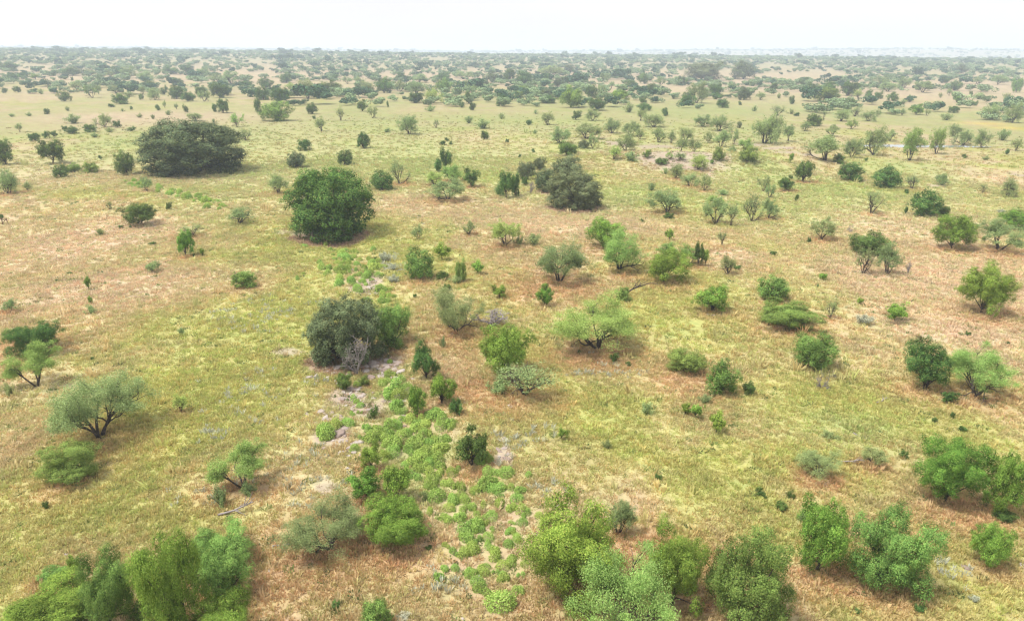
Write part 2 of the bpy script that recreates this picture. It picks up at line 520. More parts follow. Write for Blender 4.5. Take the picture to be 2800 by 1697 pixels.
P_DEADLOW = [proto_dead('dead', 410 + i, 5, 3, True) for i in range(3)]

# ------------------------------------------------------------------ the plants, measured in the photograph
# each tile: (x offset, y offset, scale) then kind x0 y0 x1 y1 in enlarged pixels; for trunked kinds y1 is the foot of the trunk
# kinds: m pale mesquite, M lime mesquite, n nearly bare mesquite, l leaning mesquite, d dark bush, k grey oak, o live oak, g green bush, G green trunked tree,
#        D dark trunked tree, s sapling, b small dark bush, p pale shrub, w silver shrub, x dead tree, y dead low brush
TILES = [
 (0, 100, 3.52, """k 1320 780 2355 1315;d 1085 1095 1312 1325;d 490 1225 660 1355;g 600 1215 800 1305;g 780 1205 955 1310;D 330 995 640 1220;d -110 985 150 1230
 d 255 930 395 1005;d 385 910 480 980;D 480 905 550 975;b 585 855 650 895;d 615 860 760 935;d 790 840 935 920;m 895 735 1075 870;d 1080 810 1175 875;b 1210 860 1310 912
 p 605 745 785 835;m 140 830 215 920;b 415 690 485 748;p 245 725 310 765;p 80 740 150 772;p 620 670 675 715;p 1155 690 1205 722;b 1245 668 1280 705
 d 545 520 690 625;m 660 425 800 525;m 795 465 945 590;m 905 455 980 560;d 1070 545 1250 650;n 1025 460 1180 550;p 1180 530 1300 580;b 1035 645 1110 680
 p 350 500 440 555;b 455 465 495 505;b 5 485 75 545;b 115 475 205 538;d -20 240 190 335;d 35 340 190 420;d 180 350 290 410;G 290 355 370 415;d 440 325 550 380;d 575 290 790 375
 p 810 315 930 370;b 925 375 995 430;b 675 385 710 430;m 1020 330 1090 400;d 1060 270 1160 360;m 1140 280 1310 400;m 1310 320 1480 440;d 1355 420 1510 500;b 1510 295 1545 350
 d 1560 285 1740 365;d 1730 260 1870 345;m 1870 290 2030 395;m 2010 350 2150 450;m 2140 330 2300 460;d 1640 395 1770 470;d 1520 465 1620 560;d 1610 470 1770 600;d 1735 520 1890 625
 d 1870 470 1990 580;m 1890 520 2030 625;d 1985 440 2220 590;d 2290 430 2450 490;m 1400 500 1560 610;d 1330 550 1385 610;m 1330 480 1400 560;b 1490 655 1545 712;m 1560 610 1600 690
 d 1750 645 1820 730;m 1670 640 1715 700;d 2080 600 2210 735;d 2030 645 2090 725;p 1580 705 1660 755;p 1310 735 1375 780;p 1450 750 1495 795;M 2195 740 2350 870;n 2280 880 2430 1000
 p 1005 870 1105 920;p 865 915 955 970;b 945 1140 990 1185;m 1790 735 1960 810;p 2030 790 2090 830"""),
 (700, 100, 3.52, """d 10 385 170 500;d 215 345 350 445;d -20 480 135 610;m 400 415 580 600;d 130 490 335 640;g 20 620 350 810;M 270 440 400 540;d -30 590 50 730;d 580 420 845 555;d 700 365 800 430
 m 820 380 940 455;m 920 380 1050 470;d 850 490 940 545;m 985 435 1150 545;d 1155 385 1320 545;d 1345 345 1470 430;m 1325 415 1450 530;m 1470 360 1640 445;m 1440 440 1640 550;d 1455 535 1615 640
 M 1615 495 1790 640;d 1715 345 1880 430;g 1725 395 1890 530;m 1925 430 1990 520;b 1985 420 2080 500;k 2130 415 2250 500;k 2195 320 2340 445;m 1915 345 2090 410;d 2380 310 2500 440;m 2010 460 2150 550
 d 2000 520 2075 645;b 1950 625 2010 685;b 2045 635 2120 710;d 2310 550 2430 670;p 2165 550 2215 595;p 2225 570 2270 615;p 1620 655 1725 720;D 960 605 1080 720;m 1065 670 1175 785;n 750 650 865 810
 d 470 635 590 745;b 540 755 580 795;m 560 770 670 910;m 1365 760 1580 940;b 1255 610 1280 690;p 1215 880 1310 922;n 1700 790 1770 880;p 2005 765 2100 835;p 2095 790 2260 885;p 2330 730 2400 795
 b 2160 905 2250 990;b 2395 985 2440 1025;d 390 990 540 1095;d 960 920 1095 1075;k 285 1095 490 1260;d 775 1085 930 1230;b 1760 1000 1830 1045;b 1815 970 1860 1010;b 1850 1000 1895 1040;D 1765 1070 1890 1270;d 1705 1170 1800 1300"""),
 (1400, 100, 3.52, """d 30 330 200 465;d 305 350 380 455;k 380 385 510 485;d 500 360 560 475;d 560 395 700 470;k 505 255 600 355;m 250 290 500 390;m 845 350 945 440;m 930 430 1000 500;d 1075 415 1210 485
 d 1110 480 1190 540;d 1210 350 1320 455;d 1210 310 1285 360;d 1575 375 1690 470;m 1385 385 1480 480;d 1480 430 1550 465;k 1640 225 2050 420;k 2100 215 2350 410;d 1240 450 1400 555;d 1390 495 1475 565
 m 1680 430 1900 640;d 1600 530 1770 660;d 1885 450 2040 570;d 1930 540 2035 605;m 2040 450 2170 530;k 2165 470 2300 610;m 2340 530 2450 610;b 2170 615 2220 660;d 1965 595 2095 685;p 2305 660 2365 720
 b 1535 555 1570 600;g 50 470 180 545;g 10 525 120 615;k 240 490 430 580;d 245 570 430 635;g 470 470 700 685;d 700 460 830 590;m 790 470 910 580;d 720 590 910 710;G 930 515 1125 640;d 1225 580 1305 640
 d 1200 635 1350 710;p 1065 635 1180 730;b 1440 685 1510 765;d 565 710 670 800;m 700 700 860 810;m 275 720 410 850;b 135 800 195 852;p 205 700 255 745;p 195 890 250 935
 m 365 870 580 1030;m 600 840 880 980;m 730 930 830 1080;k 635 985 750 1080;g 420 1010 640 1150;m 880 790 1050 930;m 1050 820 1240 960;m 1250 745 1490 870;m 1195 690 1310 810;m 1190 880 1290 990
 m 1340 870 1490 1020;m 1500 900 1590 1030;m 1600 880 1760 1000;m 1570 970 1720 1115;m 1690 970 1840 1120;m 975 930 1220 1100;M 930 1050 1060 1185;p 1070 1105 1230 1190;g 1245 1090 1345 1165;d 1370 1165 1510 1225
 M 1470 1110 1560 1180;m 1560 1115 1680 1190;M 1700 1140 1900 1280;m 1740 750 1930 865;m 1890 750 2130 910;m 1850 910 1930 1025;m 1930 900 2100 1060;m 2090 890 2200 1040;k 2165 810 2220 880
 m 2300 750 2600 1030;M 2170 980 2330 1080;g 2180 1050 2380 1210;g 1940 1060 2060 1190;b 1905 1180 1945 1225;m 2060 1050 2170 1150;b 185 1080 225 1115;b 55 1130 90 1165
 k 45 1195 240 1375;k 190 1150 330 1280;k 370 1130 690 1350"""),
 (2100, 100, 3.52, """k 1805 255 1940 355;d 290 395 415 470;d 310 440 500 530;d 480 430 700 560;d 690 430 885 570;g 440 490 710 620;M 820 505 920 600;d 5 445 100 530;m 100 430 170 485;d 920 500 1025 590
 d 1025 520 1120 600;d 1145 530 1265 620;p 1255 600 1345 650;b 200 570 265 650;b 760 600 830 670;m 985 580 1035 650;p 365 525 420 575;p 85 540 130 595;m 1000 380 1200 480;m 1060 430 1270 530
 m 1240 385 1400 495;m 1400 430 1590 540;d 1650 385 1760 450;d 1725 420 1890 520;m 1720 495 1790 570;G 1770 560 1880 635;b 1935 525 1985 570;p 1980 540 2110 605;b 1950 615 2030 665;d 1725 670 1850 735
 G 1355 650 1520 750;m 1265 695 1340 760;m 1510 700 1570 765;p 1640 540 1690 590;p 1340 560 1410 605;m 1960 390 2080 460;m 2140 370 2330 465;g 2330 400 2470 540;p 2250 545 2370 605;m 2050 640 2320 800
 m 2280 640 2480 830;p 1640 740 1790 805;m 620 700 810 815;n 770 670 920 770;m 890 710 1060 815;m 1020 700 1095 770;n 525 715 565 795;n 20 660 180 760;p 175 695 265 745;b 245 730 310 765;d 365 740 540 860
 m 300 815 420 910;m -40 760 150 1025;m 130 830 270 1010;M 730 790 880 890;m 560 840 700 960;m 390 950 720 1190;m 720 980 920 1165;d 625 1120 750 1215;m 880 850 1180 1140;m 1120 890 1260 1000
 M 1290 890 1540 1195;M 1560 880 1740 1130;m 1730 840 1900 960;m 1790 890 1990 1050;m 1980 890 2180 1070;p 2200 890 2350 1000;m 2330 980 2480 1100;b 1865 1130 1930 1175;b 910 1160 970 1205;p 2060 1140 2140 1190
 b 2275 1080 2335 1135;s 205 1110 250 1220;D 265 1195 465 1400;d 670 1200 940 1385"""),
 (0, 450, 3.52, """m -90 50 190 282;m 210 160 315 258;D 1125 375 1510 585;b 1130 580 1190 615;b 1240 585 1270 615;b 1580 360 1655 435;n 1005 345 1085 435;m 1330 118 1465 255;l 2160 390 2435 567;n 1690 545 1990 685
 G 1685 632 1868 885;s 1910 805 1970 880;b 1430 735 1505 775;p 905 610 1010 685;m 1390 930 1555 1035;g 2215 1010 2480 1182;s 795 1075 872 1205;s 843 1265 892 1347;p 800 1345 930 1440;m -10 1290 168 1420;b -20 475 42 532
 b 645 1030 700 1055;b 1840 855 1885 890;b 525 1100 560 1125"""),
 (700, 450, 3.52, """o 285 -10 1122 692;M 1775 -5 1992 160;M 1640 72 1800 205;m 1620 140 2035 342;D 1985 28 2162 215;d 1085 60 1328 245;n 1270 -65 1480 185;m 105 92 335 275;D 2315 68 2500 322;p 2270 170 2400 300
 m 1485 568 1608 722;m 1982 538 2132 676;M 2245 535 2560 785;g 1430 800 1718 1107;s 1712 742 1872 915;g 1908 903 2032 1122;d 1728 1020 1862 1112;b 1798 1140 1888 1207;p 1850 1060 2000 1142;s 2072 915 2202 1050
 G 2268 1150 2420 1280;b 1508 1240 1547 1282;w 1180 838 1305 932;b 1110 885 1168 947;w 1258 950 1400 1005;m 1680 1205 2195 1602;w 1260 1045 1390 1130"""),
 (1400, 450, 3.52, """k 215 15 425 262;k 315 45 882 418;b 88 118 162 202;x 140 160 230 282;G 708 508 1095 795;M 838 640 1305 1015;G 1278 800 1725 1125;M 1390 748 1605 905;M 1600 775 1805 965;D 1752 712 1858 975
 G 1818 808 1912 975;m 228 748 745 1128;G 222 1152 405 1362;g 988 1168 1152 1312;G 1775 1152 2095 1408;l 2005 848 2172 1062;b 2123 953 2212 1012;s 1472 608 1562 732;n 1968 605 2092 778;m 1278 248 1645 452;b 1448 465 1572 522
 m 1838 328 2112 572;n 2058 328 2202 592;n 2218 265 2435 545;m 2400 330 2600 520;p 1300 175 1382 252;m 1500 -5 1662 137;p 1435 25 1512 92;m 1618 78 1812 208;m 1798 88 1922 252;p 1958 243 2092 292;m 2368 108 2500 255
 M 1868 298 2082 405;b 1238 513 1272 557;p 10 665 112 772;p 128 660 282 777;b -20 80 80 300"""),
 (2100, 450, 3.52, """d 1008 12 1302 222;n 1308 73 1498 232;m 1603 83 1768 197;D 93 103 275 252;m -32 188 78 322;m 2243 128 2455 308;b 253 285 302 352;b 1313 233 1368 287;d 1363 238 1702 497;d 1638 398 1768 502;b 1308 403 1352 472
 n 913 255 1142 472;m 403 518 675 722;b 373 695 422 757;d 778 643 1195 865;m 1038 758 1315 1058;n 833 788 1062 1052;x 1322 928 1402 1047;G 1568 478 2035 805;G 2208 428 2620 620;m 2038 530 2510 832;G 1838 973 2425 1425
 b 2050 690 2108 737;b 13 830 87 877;s 488 1040 572 1112;p 458 1140 512 1182;y 755 580 835 652;n 2038 188 2122 272;g -105 1063 240 1300;g -110 1288 505 1582;n 538 1278 695 1475;s 1118 1328 1392 1512;s 858 1275 922 1347;w 2200 430 2300 480"""),
 (0, 850, 3.52, """d 18 98 642 432;M -10 298 565 712;p -10 688 155 812;m 418 548 1385 1205;M 1652 798 1805 972;p 1703 158 1782 232;b 868 438 907 472;g 330 1250 975 1680"""),
 (700, 850, 3.52, """k 458 -160 1190 488;g 1050 -75 1490 355;x 785 238 1090 602;D 1488 292 1755 645;G 1665 598 1935 895;G 1448 708 1645 1005;d 1848 828 1995 992;g 768 588 935 755;b 1073 893 1182 1032;D 1895 1102 2245 1475
 G 995 1255 1195 1520;g 973 618 1087 722;G 2138 128 2690 600;x 2070 -40 2464 150;p 1760 240 1830 355;p 2210 610 2440 800"""),
 (1400, 850, 3.52, """n -175 405 445 792;M 405 -155 1195 358;b 628 373 672 417;b 928 398 1032 492;b 1078 473 1167 537;g 1483 343 1882 602;g 1868 458 2185 805;d 2213 678 2352 807;p 1213 858 1382 992;s 1633 878 1722 1002
 s 1718 888 1852 1032;p 1788 788 1932 892;s 1898 948 2082 1172;s 438 1108 552 1232;p 868 1218 962 1322"""),
 (2100, 850, 3.52, """w 838 28 1042 132;g 238 198 685 548;y 425 558 605 752;y 595 556 685 645;D 1265 248 1825 735;M 1738 348 2425 805;b 1638 758 1835 885;b 2288 283 2342 327;b 1893 188 1962 237;b 1568 1018 1642 1072
 b 1748 968 1802 1032;b 1828 1098 1927 1162;b 1258 1338 1362 1422;p 498 1138 692 1235;m 268 1308 705 1585;m 878 1298 1152 1478"""),
 (0, 1270, 3.497, """b 398 348 473 423;M 1960 -235 2550 200;p 1998 188 2195 402;p 2288 148 2460 302;g 340 955 665 1160;s 640 868 765 1065;g 700 785 1370 1560;B -30 1075 1030 1700;B 1200 640 2000 1740;g 1690 548 2410 1080;g 1870 775 2380 1330;B 1735 1195 2470 1880"""),
 (700, 1270, 3.497, """m 255 258 1025 800;G 1008 278 1645 745;G 855 15 1205 305;G 1188 -5 1495 335;b 1608 758 1692 817;b 708 1278 823 1372;g 998 1238 1310 1600;w 1338 1398 1475 1500;p 1558 248 1655 345"""),
 (1400, 1270, 3.497, """B 135 275 1065 1310;m 865 298 1185 640;M 585 815 1645 1720;G 1245 588 1905 1330;g 1858 615 2740 1640;b 1358 78 1443 143;b 2318 213 2443 313"""),
 (2100, 1270, 3.497, """b 168 238 275 325;b 73 338 188 445;p 273 418 395 545;G 295 352 825 1025;g 745 438 1645 1250;G 1938 548 2405 950;b 1388 1318 1503 1415;w 1913 1228 2033 1315;b 818 1368 893 1425;p 1490 600 1605 710;G 1420 -285 2180 350;G 2070 -110 2600 460;d 2128 415 2395 555"""),
]
KIND = {  # kind: (trunked, noun object name, category, look words, leaf material key)
 'm': (1, 'mesquite_tree', 'tree', 'pale feathery mesquite', 'm'), 'M': (1, 'mesquite_tree', 'tree', 'light yellow-green mesquite', 'M'),
 'n': (1, 'mesquite_tree', 'tree', 'thin half-bare mesquite', 'm'), 'l': (1, 'mesquite_tree', 'tree', 'leaning pale mesquite', 'm'),
 'd': (0, 'bush', 'bush', 'dark green dense bush', 'd'), 'k': (0, 'oak_tree', 'tree', 'grey-green dense oak', 'k'), 'o': (0, 'oak_tree', 'tree', 'dark green round oak', 'o'),
 'g': (0, 'bush', 'bush', 'mid-green leafy bush', 'g'), 'G': (1, 'leafy_tree', 'tree', 'bright green leafy tree', 'G'), 'D': (1, 'leafy_tree', 'tree', 'dark green leafy tree', 'd'),
 'B': (0, 'bush', 'bush', 'bright green leafy bush', 'G'),
 's': (1, 'sapling', 'sapling', 'slender green sapling', 'G'), 'b': (0, 'bush', 'bush', 'dark green bush', 'd'), 'p': (0, 'shrub', 'shrub', 'pale green low shrub', 'm'),
 'w': (0, 'sage_shrub', 'shrub', 'silvery pale shrub', 'w'), 'x': (1, 'dead_tree', 'dead tree', 'bare grey dead tree', None), 'y': (0, 'dead_brush', 'dead brush', 'grey leafless dead brush', None),
}
plants = []
for ox, oy, sc, text in TILES:
    for item in text.replace('\n', ';').split(';'):
        item = item.split()
        if len(item) != 5:
            continue
        k = item[0]
        x0, y0, x1, y1 = [float(v) / sc for v in item[1:]]
        plants.append(dict(k=k, x0=x0 + ox, y0=y0 + oy, x1=x1 + ox, y1=y1 + oy))
_u = np.linspace(0, 2 * math.pi, 20, endpoint=False); _v = np.linspace(-math.pi / 2, math.pi / 2, 11)
SPH = np.array([(math.cos(v_) * math.cos(u_), math.cos(v_) * math.sin(u_), math.sin(v_)) for u_ in _u for v_ in _v])
def grounds(px, py):
    d = np.stack([(px - W0 / 2) / F, -(py - H0 / 2) / F, -np.ones_like(px)], 1) @ CAMR_NP.T
    d[:, 2] = np.minimum(d[:, 2], -1e-4)
    z = np.zeros(len(px))
    for _ in range(12):
        t = (z - CAM_H) / d[:, 2]
        z = 0.5 * z + 0.5 * hz(d[:, 0] * t, d[:, 1] * t)
    return np.stack([d[:, 0] * t, d[:, 1] * t, hz(d[:, 0] * t, d[:, 1] * t)], 1)
# real place and size of every plant from its outline in the photograph
BX = np.array([[p['x0'], p['y0'], p['x1'], p['y1']] for p in plants])
TRK = np.array([bool(KIND[p['k']][0]) for p in plants])
zc_ = np.where(TRK, 0.64, 0.5)[:, None]; bz_ = np.where(TRK, 0.35, 0.5)[:, None]
cxs = (BX[:, 0] + BX[:, 2]) / 2; bw = BX[:, 2] - BX[:, 0]; bh = BX[:, 3] - BX[:, 1]
bx_ = cxs.copy(); by_ = BX[:, 3] - np.where(TRK, 0, 0.15) * bh
G_ = grounds(bx_, by_)
dist = np.linalg.norm(G_ - np.array([0, 0, CAM_H]), axis=1)
w_ = bw * dist / F; H_ = np.maximum(bh * dist / F, 0.3 * w_)
for it in range(14):
    Q = np.stack([G_[:, 0:1] + SPH[:, 0] * 0.53 * w_[:, None], G_[:, 1:2] + SPH[:, 1] * 0.53 * w_[:, None], G_[:, 2:3] + (zc_ + SPH[:, 2] * bz_) * H_[:, None] - CAM_H], 2)
    v_ = Q @ CAMR_NP
    X_ = W0 / 2 + F * v_[..., 0] / -v_[..., 2]; Y_ = H0 / 2 - F * v_[..., 1] / -v_[..., 2]
    X0, X1, Y0, Y1 = X_.min(1), X_.max(1), Y_.min(1), Y_.max(1)
    w_ = w_ * (bw / (X1 - X0)) ** 0.8
    bx_ = bx_ + 0.7 * (cxs - (X0 + X1) / 2)
    fT = np.clip((by_ - BX[:, 1]) / np.maximum(by_ - Y0, 1.0), 0.7, 1.4) ** 0.7
    fB = np.clip(bh / (Y1 - Y0), 0.7, 1.4) ** 0.9
    H_ = np.maximum(H_ * np.where(TRK, fT, fB), np.where(TRK, 0.45, 0.42) * w_)
    H_ = np.minimum(H_, 2.6 * w_)
    by_ = by_ + np.where(TRK, 0, 0.7 * ((BX[:, 1] + BX[:, 3]) / 2 - (Y0 + Y1) / 2))
    G_ = grounds(bx_, by_)
dist = np.linalg.norm(G_ - np.array([0, 0, CAM_H]), axis=1)
for i, p in enumerate(plants):
    p.update(g=G_[i], w=float(w_[i]), h=float(H_[i]), dist=float(dist[i]), cx=float(cxs[i]), cy=(p['y0'] + p['y1']) / 2)

# ------------------------------------------------------------------ ground colours (grass and soil themselves, with grass shade painted into the far part)
def px_blob(px, py, rx, ry):
    c = flat(px, py)[:2]; cg = ground(px, py)[:2]; e = flat(px + rx, py)[:2]; n = flat(px, max(py - ry, 160))[:2]; s = flat(px, py + ry)[:2]
    return cg[0], cg[1], abs(e[0] - c[0]) + 0.01, max(abs(n[1] - s[1]) / 2, 0.5)
OLIVE = [px_blob(*b) for b in [(560, 1080, 330, 190), (720, 900, 260, 130), (330, 1230, 200, 90), (2330, 1110, 330, 110), (2200, 1280, 260, 90), (1850, 880, 260, 90), (1600, 1130, 220, 120), (1030, 860, 90, 60), (2640, 1560, 190, 110), (1000, 640, 120, 50), (800, 640, 90, 60), (450, 1420, 220, 70)]]
GREEN = [px_blob(*b) for b in [(1700, 540, 260, 45), (2230, 520, 200, 60), (2480, 452, 110, 14), (2330, 1170, 130, 40), (1500, 330, 500, 30), (1900, 300, 500, 20), (450, 400, 260, 60), (700, 470, 200, 30), (1050, 1090, 90, 60), (1170, 1280, 180, 90), (2100, 580, 180, 40), (1250, 440, 350, 60)]]
PINK = [px_blob(*b) for b in [(230, 660, 300, 90), (300, 780, 320, 60), (1130, 560, 230, 45), (1560, 610, 250, 60), (2500, 750, 330, 90), (2600, 900, 250, 80), (880, 200, 900, 14), (2300, 240, 600, 22), (1650, 200, 500, 14), (400, 320, 330, 20), (150, 480, 200, 40), (620, 480, 240, 25), (60, 1200, 110, 120), (1500, 570, 200, 40), (2420, 620, 260, 60)]]
RUST = [px_blob(*b) for b in [(860, 1520, 190, 110), (740, 1600, 120, 80), (1330, 1075, 120, 45), (40, 960, 110, 50), (2350, 1590, 210, 70), (2650, 1420, 160, 60), (2650, 1090, 150, 40), (1620, 980, 130, 40), (1750, 1500, 160, 80), (1250, 920, 80, 40), (1880, 1040, 100, 50), (2010, 1560, 120, 80), (2450, 1480, 110, 60), (1500, 790, 150, 40), (1860, 1660, 140, 60)]]
BARE = [px_blob(*b) for b in [(790, 962, 45, 12), (1040, 1000, 75, 32), (955, 1085, 60, 40), (880, 995, 60, 28), (1010, 780, 42, 40), (860, 640, 100, 14), (1800, 402, 70, 8), (1850, 425, 110, 20), (1690, 392, 60, 9), (1845, 445, 18, 14), (2150, 415, 40, 6), (2130, 406, 60, 4), (2060, 395, 60, 6), (2215, 425, 30, 7), (2560, 508, 30, 4), (2790, 480, 30, 8), (910, 1195, 40, 30), (1380, 1240, 24, 30), (890, 1330, 30, 20), (1010, 1120, 70, 30), (1075, 1090, 40, 14)]]
YELLOW = [px_blob(*b) for b in [(2690, 338, 60, 4), (2760, 350, 50, 4)]]
def blobs(x, y, B, soft=1.0):
    m = np.zeros(np.shape(x))
    for bx, by, rx, ry in B:
        q = ((x - bx) / (rx * 1.1)) ** 2 + ((y - by) / (ry * 1.1)) ** 2
        m = np.maximum(m, np.exp(-q * soft))
    return m
UNDER = np.array([(p['g'][0], p['g'][1] - 0.25 * p['w'], 0.62 * p['w'] + 0.5) for i, p in enumerate(plants) if p['k'] in 'mMGgnDB' and p['dist'] < 160 and (i * 7919) % 10 < 7])
def lerp(a, b, t):
    return a + (np.asarray(b) - a) * t[..., None]
C_STRAW = (0.385, 0.32, 0.17); C_OLIVE = (0.325, 0.322, 0.11); C_RUST = (0.385, 0.265, 0.145); C_PINK = (0.43, 0.34, 0.225)
C_GREEN = (0.30, 0.325, 0.13); C_SOIL = (0.34, 0.275, 0.21); C_YEL = (0.55, 0.42, 0.06); C_LITTER = (0.30, 0.20, 0.15); C_WOODS = (0.34, 0.31, 0.19)
def ground_color(x, y):
    x = np.asarray(x, float); y = np.asarray(y, float)
    r = np.hypot(x, y)
    sc = np.clip(r / 60.0, 1, 6)
    n1 = fbm(x, y, 14.0, 51, 4); n2 = fbm(x + 300, y, 6.0, 61, 4); n3 = fbm(x, y + 200, 70.0, 71, 3); n4 = fbm(x, y, 2.2, 81, 3); n5 = fbm(x, y * 0.4, 30.0, 91, 3)
    c = np.broadcast_to(np.array(C_STRAW), (*np.shape(x), 3)).copy()
    c = lerp(c, C_OLIVE, np.clip(0.85 * sstep(0.42, 0.62, n1), 0, 1))
    c = lerp(c, C_PINK, 0.6 * sstep(0.50, 0.66, n2) )
    c = lerp(c, C_GREEN, 0.55 * sstep(0.46, 0.60, n5) * sstep(60, 160, r))
    c = lerp(c, C_PINK, 0.75 * sstep(250, 700, r) * sstep(0.42, 0.58, n3))
    w = 0.55 + 0.9 * (n2 - 0.5) + 0.9 * (n4 - 0.5)
    c = lerp(c, C_PINK, np.clip(blobs(x, y, PINK) * (0.9 + w * 0.3), 0, 0.92))
    c = lerp(c, C_OLIVE, np.clip(blobs(x, y, OLIVE) * (0.75 + w * 0.5), 0, 0.95))
    c = lerp(c, C_GREEN, np.clip(blobs(x, y, GREEN) * (0.5 + w * 0.5), 0, 0.8))
    rust = blobs(x, y, RUST) * (0.75 + w * 0.4)
    near = r < 200
    if np.any(near):
        u = np.zeros(np.shape(x))
        xn, yn = x[near], y[near]
        un = np.zeros(xn.shape)
        for ux, uy, ur in UNDER:
            un = np.maximum(un, np.exp(-(((xn - ux) / ur) ** 2 + ((yn - uy) / (ur * 0.8)) ** 2)))
        u[near] = un
        rust = np.maximum(rust, u * (0.35 + 0.9 * w))
    c = lerp(c, C_RUST, np.clip(rust, 0, 0.9))
    b = blobs(x, y, BARE)
    bare = 0.9 * sstep(0.34, 0.80, b + 0.9 * (n4 - 0.5) + 0.5 * (n2 - 0.5))
    c = lerp(c, C_SOIL, bare)
    c = lerp(c, C_YEL, np.clip(blobs(x, y, YELLOW) * 0.45, 0, 1))
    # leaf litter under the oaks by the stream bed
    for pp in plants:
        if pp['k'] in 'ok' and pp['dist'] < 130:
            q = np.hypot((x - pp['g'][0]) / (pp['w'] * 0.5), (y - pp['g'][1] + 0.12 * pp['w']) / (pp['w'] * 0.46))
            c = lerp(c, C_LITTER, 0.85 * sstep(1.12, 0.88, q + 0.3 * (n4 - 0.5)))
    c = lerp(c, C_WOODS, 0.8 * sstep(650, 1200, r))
    c = c * (1 - 0.27 * sstep(110, 300, r))[..., None]   # far colour darkened to carry the shade between grass blades thinning out there
    c = c * (0.86 + 0.28 * n4)[..., None]
    return c, bare

# ------------------------------------------------------------------ the ground sheet
ang = np.concatenate([np.linspace(-52, 52, 520), np.linspace(52, 308, 90)[1:-1]])
ang = np.radians(ang)
rad = [0.0]; s = 4.0
while s < 9000:
    rad.append(s); s *= 1.0165 if s < 400 else 1.03
    if s > 12 and s < 20: s = max(s, 20)
rad = np.array(rad[1:] + [9000.0])
na, nr = len(ang), len(rad)
A, R = np.meshgrid(ang, rad)
X = R * np.sin(A); Y = R * np.cos(A)
Z = hz(X, Y)
verts = np.concatenate([np.stack([X, Y, Z], -1).reshape(-1, 3), [[0, 0, float(hz(0., 0.))]]])
ii, jj = np.meshgrid(np.arange(nr - 1), np.arange(na), indexing='ij')
j2 = (jj + 1) % na
faces = np.stack([ii * na + jj, (ii + 1) * na + jj, (ii + 1) * na + j2, ii * na + j2], -1).reshape(-1, 4)
faces = faces[:, ::-1]
cidx = na * nr
fan = np.array([[cidx, (j + 1) % na, j, j] for j in range(na)])
me = mesh_from('ground', verts, faces, True)
# close the middle under the camera with triangles
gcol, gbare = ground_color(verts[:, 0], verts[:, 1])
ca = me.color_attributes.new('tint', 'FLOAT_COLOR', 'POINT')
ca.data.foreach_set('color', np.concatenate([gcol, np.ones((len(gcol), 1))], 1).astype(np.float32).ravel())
ground_obj = new_obj('ground', me)
tag(ground_obj, 'dry grassland reaching to the horizon', None, None, 'structure')
m, t, out = new_mat('meadow_ground')
at = N(t, 'ShaderNodeAttribute'); at.attribute_name = 'tint'
geo = N(t, 'ShaderNodeNewGeometry')
no1 = N(t, 'ShaderNodeTexNoise'); no1.inputs['Scale'].default_value = 2.6; no1.inputs['Detail'].default_value = 6; no1.inputs['Roughness'].default_value = 0.7
no2 = N(t, 'ShaderNodeTexNoise'); no2.inputs['Scale'].default_value = 0.45; no2.inputs['Detail'].default_value = 5
for nn in (no1, no2):
    t.links.new(geo.outputs['Position'], nn.inputs['Vector'])
mr = N(t, 'ShaderNodeMapRange'); mr.inputs['From Min'].default_value = 0.3; mr.inputs['From Max'].default_value = 0.7; mr.inputs['To Min'].default_value = 0.78; mr.inputs['To Max'].default_value = 1.17
t.links.new(no1.outputs['Fac'], mr.inputs['Value'])
hs = N(t, 'ShaderNodeHueSaturation')
mr2 = N(t, 'ShaderNodeMapRange'); mr2.inputs['From Min'].default_value = 0.3; mr2.inputs['From Max'].default_value = 0.7; mr2.inputs['To Min'].default_value = 0.475; mr2.inputs['To Max'].default_value = 0.53
t.links.new(no2.outputs['Fac'], mr2.inputs['Value'])
t.links.new(mr2.outputs[0], hs.inputs['Hue']); t.links.new(mr.outputs[0], hs.inputs['Value'])
t.links.new(at.outputs['Color'], hs.inputs['Color'])
df = N(t, 'ShaderNodeBsdfDiffuse')
bp = N(t, 'ShaderNodeBump'); bp.inputs['Strength'].default_value = 0.5; bp.inputs['Distance'].default_value = 0.15
t.links.new(no1.outputs['Fac'], bp.inputs['Height']); t.links.new(bp.outputs[0], df.inputs['Normal'])
t.links.new(hs.outputs[0], df.inputs['Color'])
t.links.new(df.outputs[0], out.inputs['Surface'])
put_mat(ground_obj, m)
GROUND_MAT = m

# ------------------------------------------------------------------ the pond behind the mesquites
def sheet_disc(name, c, rx, ry, z, n=60, seed=3):
    r = np.random.default_rng(seed)
    a = np.linspace(0, 2 * math.pi, n, endpoint=False)
    k = 1 + 0.10 * np.sin(3 * a + 1) + 0.06 * np.sin(7 * a + 2)
    ring = np.stack([c[0] + rx * k * np.cos(a), c[1] + ry * k * np.sin(a), np.full(n, z)], 1)
    v = np.concatenate([ring, [[c[0], c[1], z]]])
    f = np.array([[i, (i + 1) % n, n] for i in range(n)])
    return mesh_from(name, v, f)
pz = float(hz(POND[0], POND[1])) + 0.5
pond = new_obj('pond', sheet_disc('pond', POND, 22, 3.0, pz))
tag(pond, 'pale stock pond half hidden behind mesquites', None, None, 'structure')
m, t, out = new_mat('water')
b = N(t, 'ShaderNodeBsdfPrincipled'); b.inputs['Base Color'].default_value = (0.22, 0.25, 0.22, 1); b.inputs['Roughness'].default_value = 0.06
no = N(t, 'ShaderNodeTexNoise'); no.inputs['Scale'].default_value = 1.5
bp = N(t, 'ShaderNodeBump'); bp.inputs['Strength'].default_value = 0.05
t.links.new(no.outputs['Fac'], bp.inputs['Height']); t.links.new(bp.outputs[0], b.inputs['Normal'])
t.links.new(b.outputs[0], out.inputs['Surface'])
put_mat(pond, m)

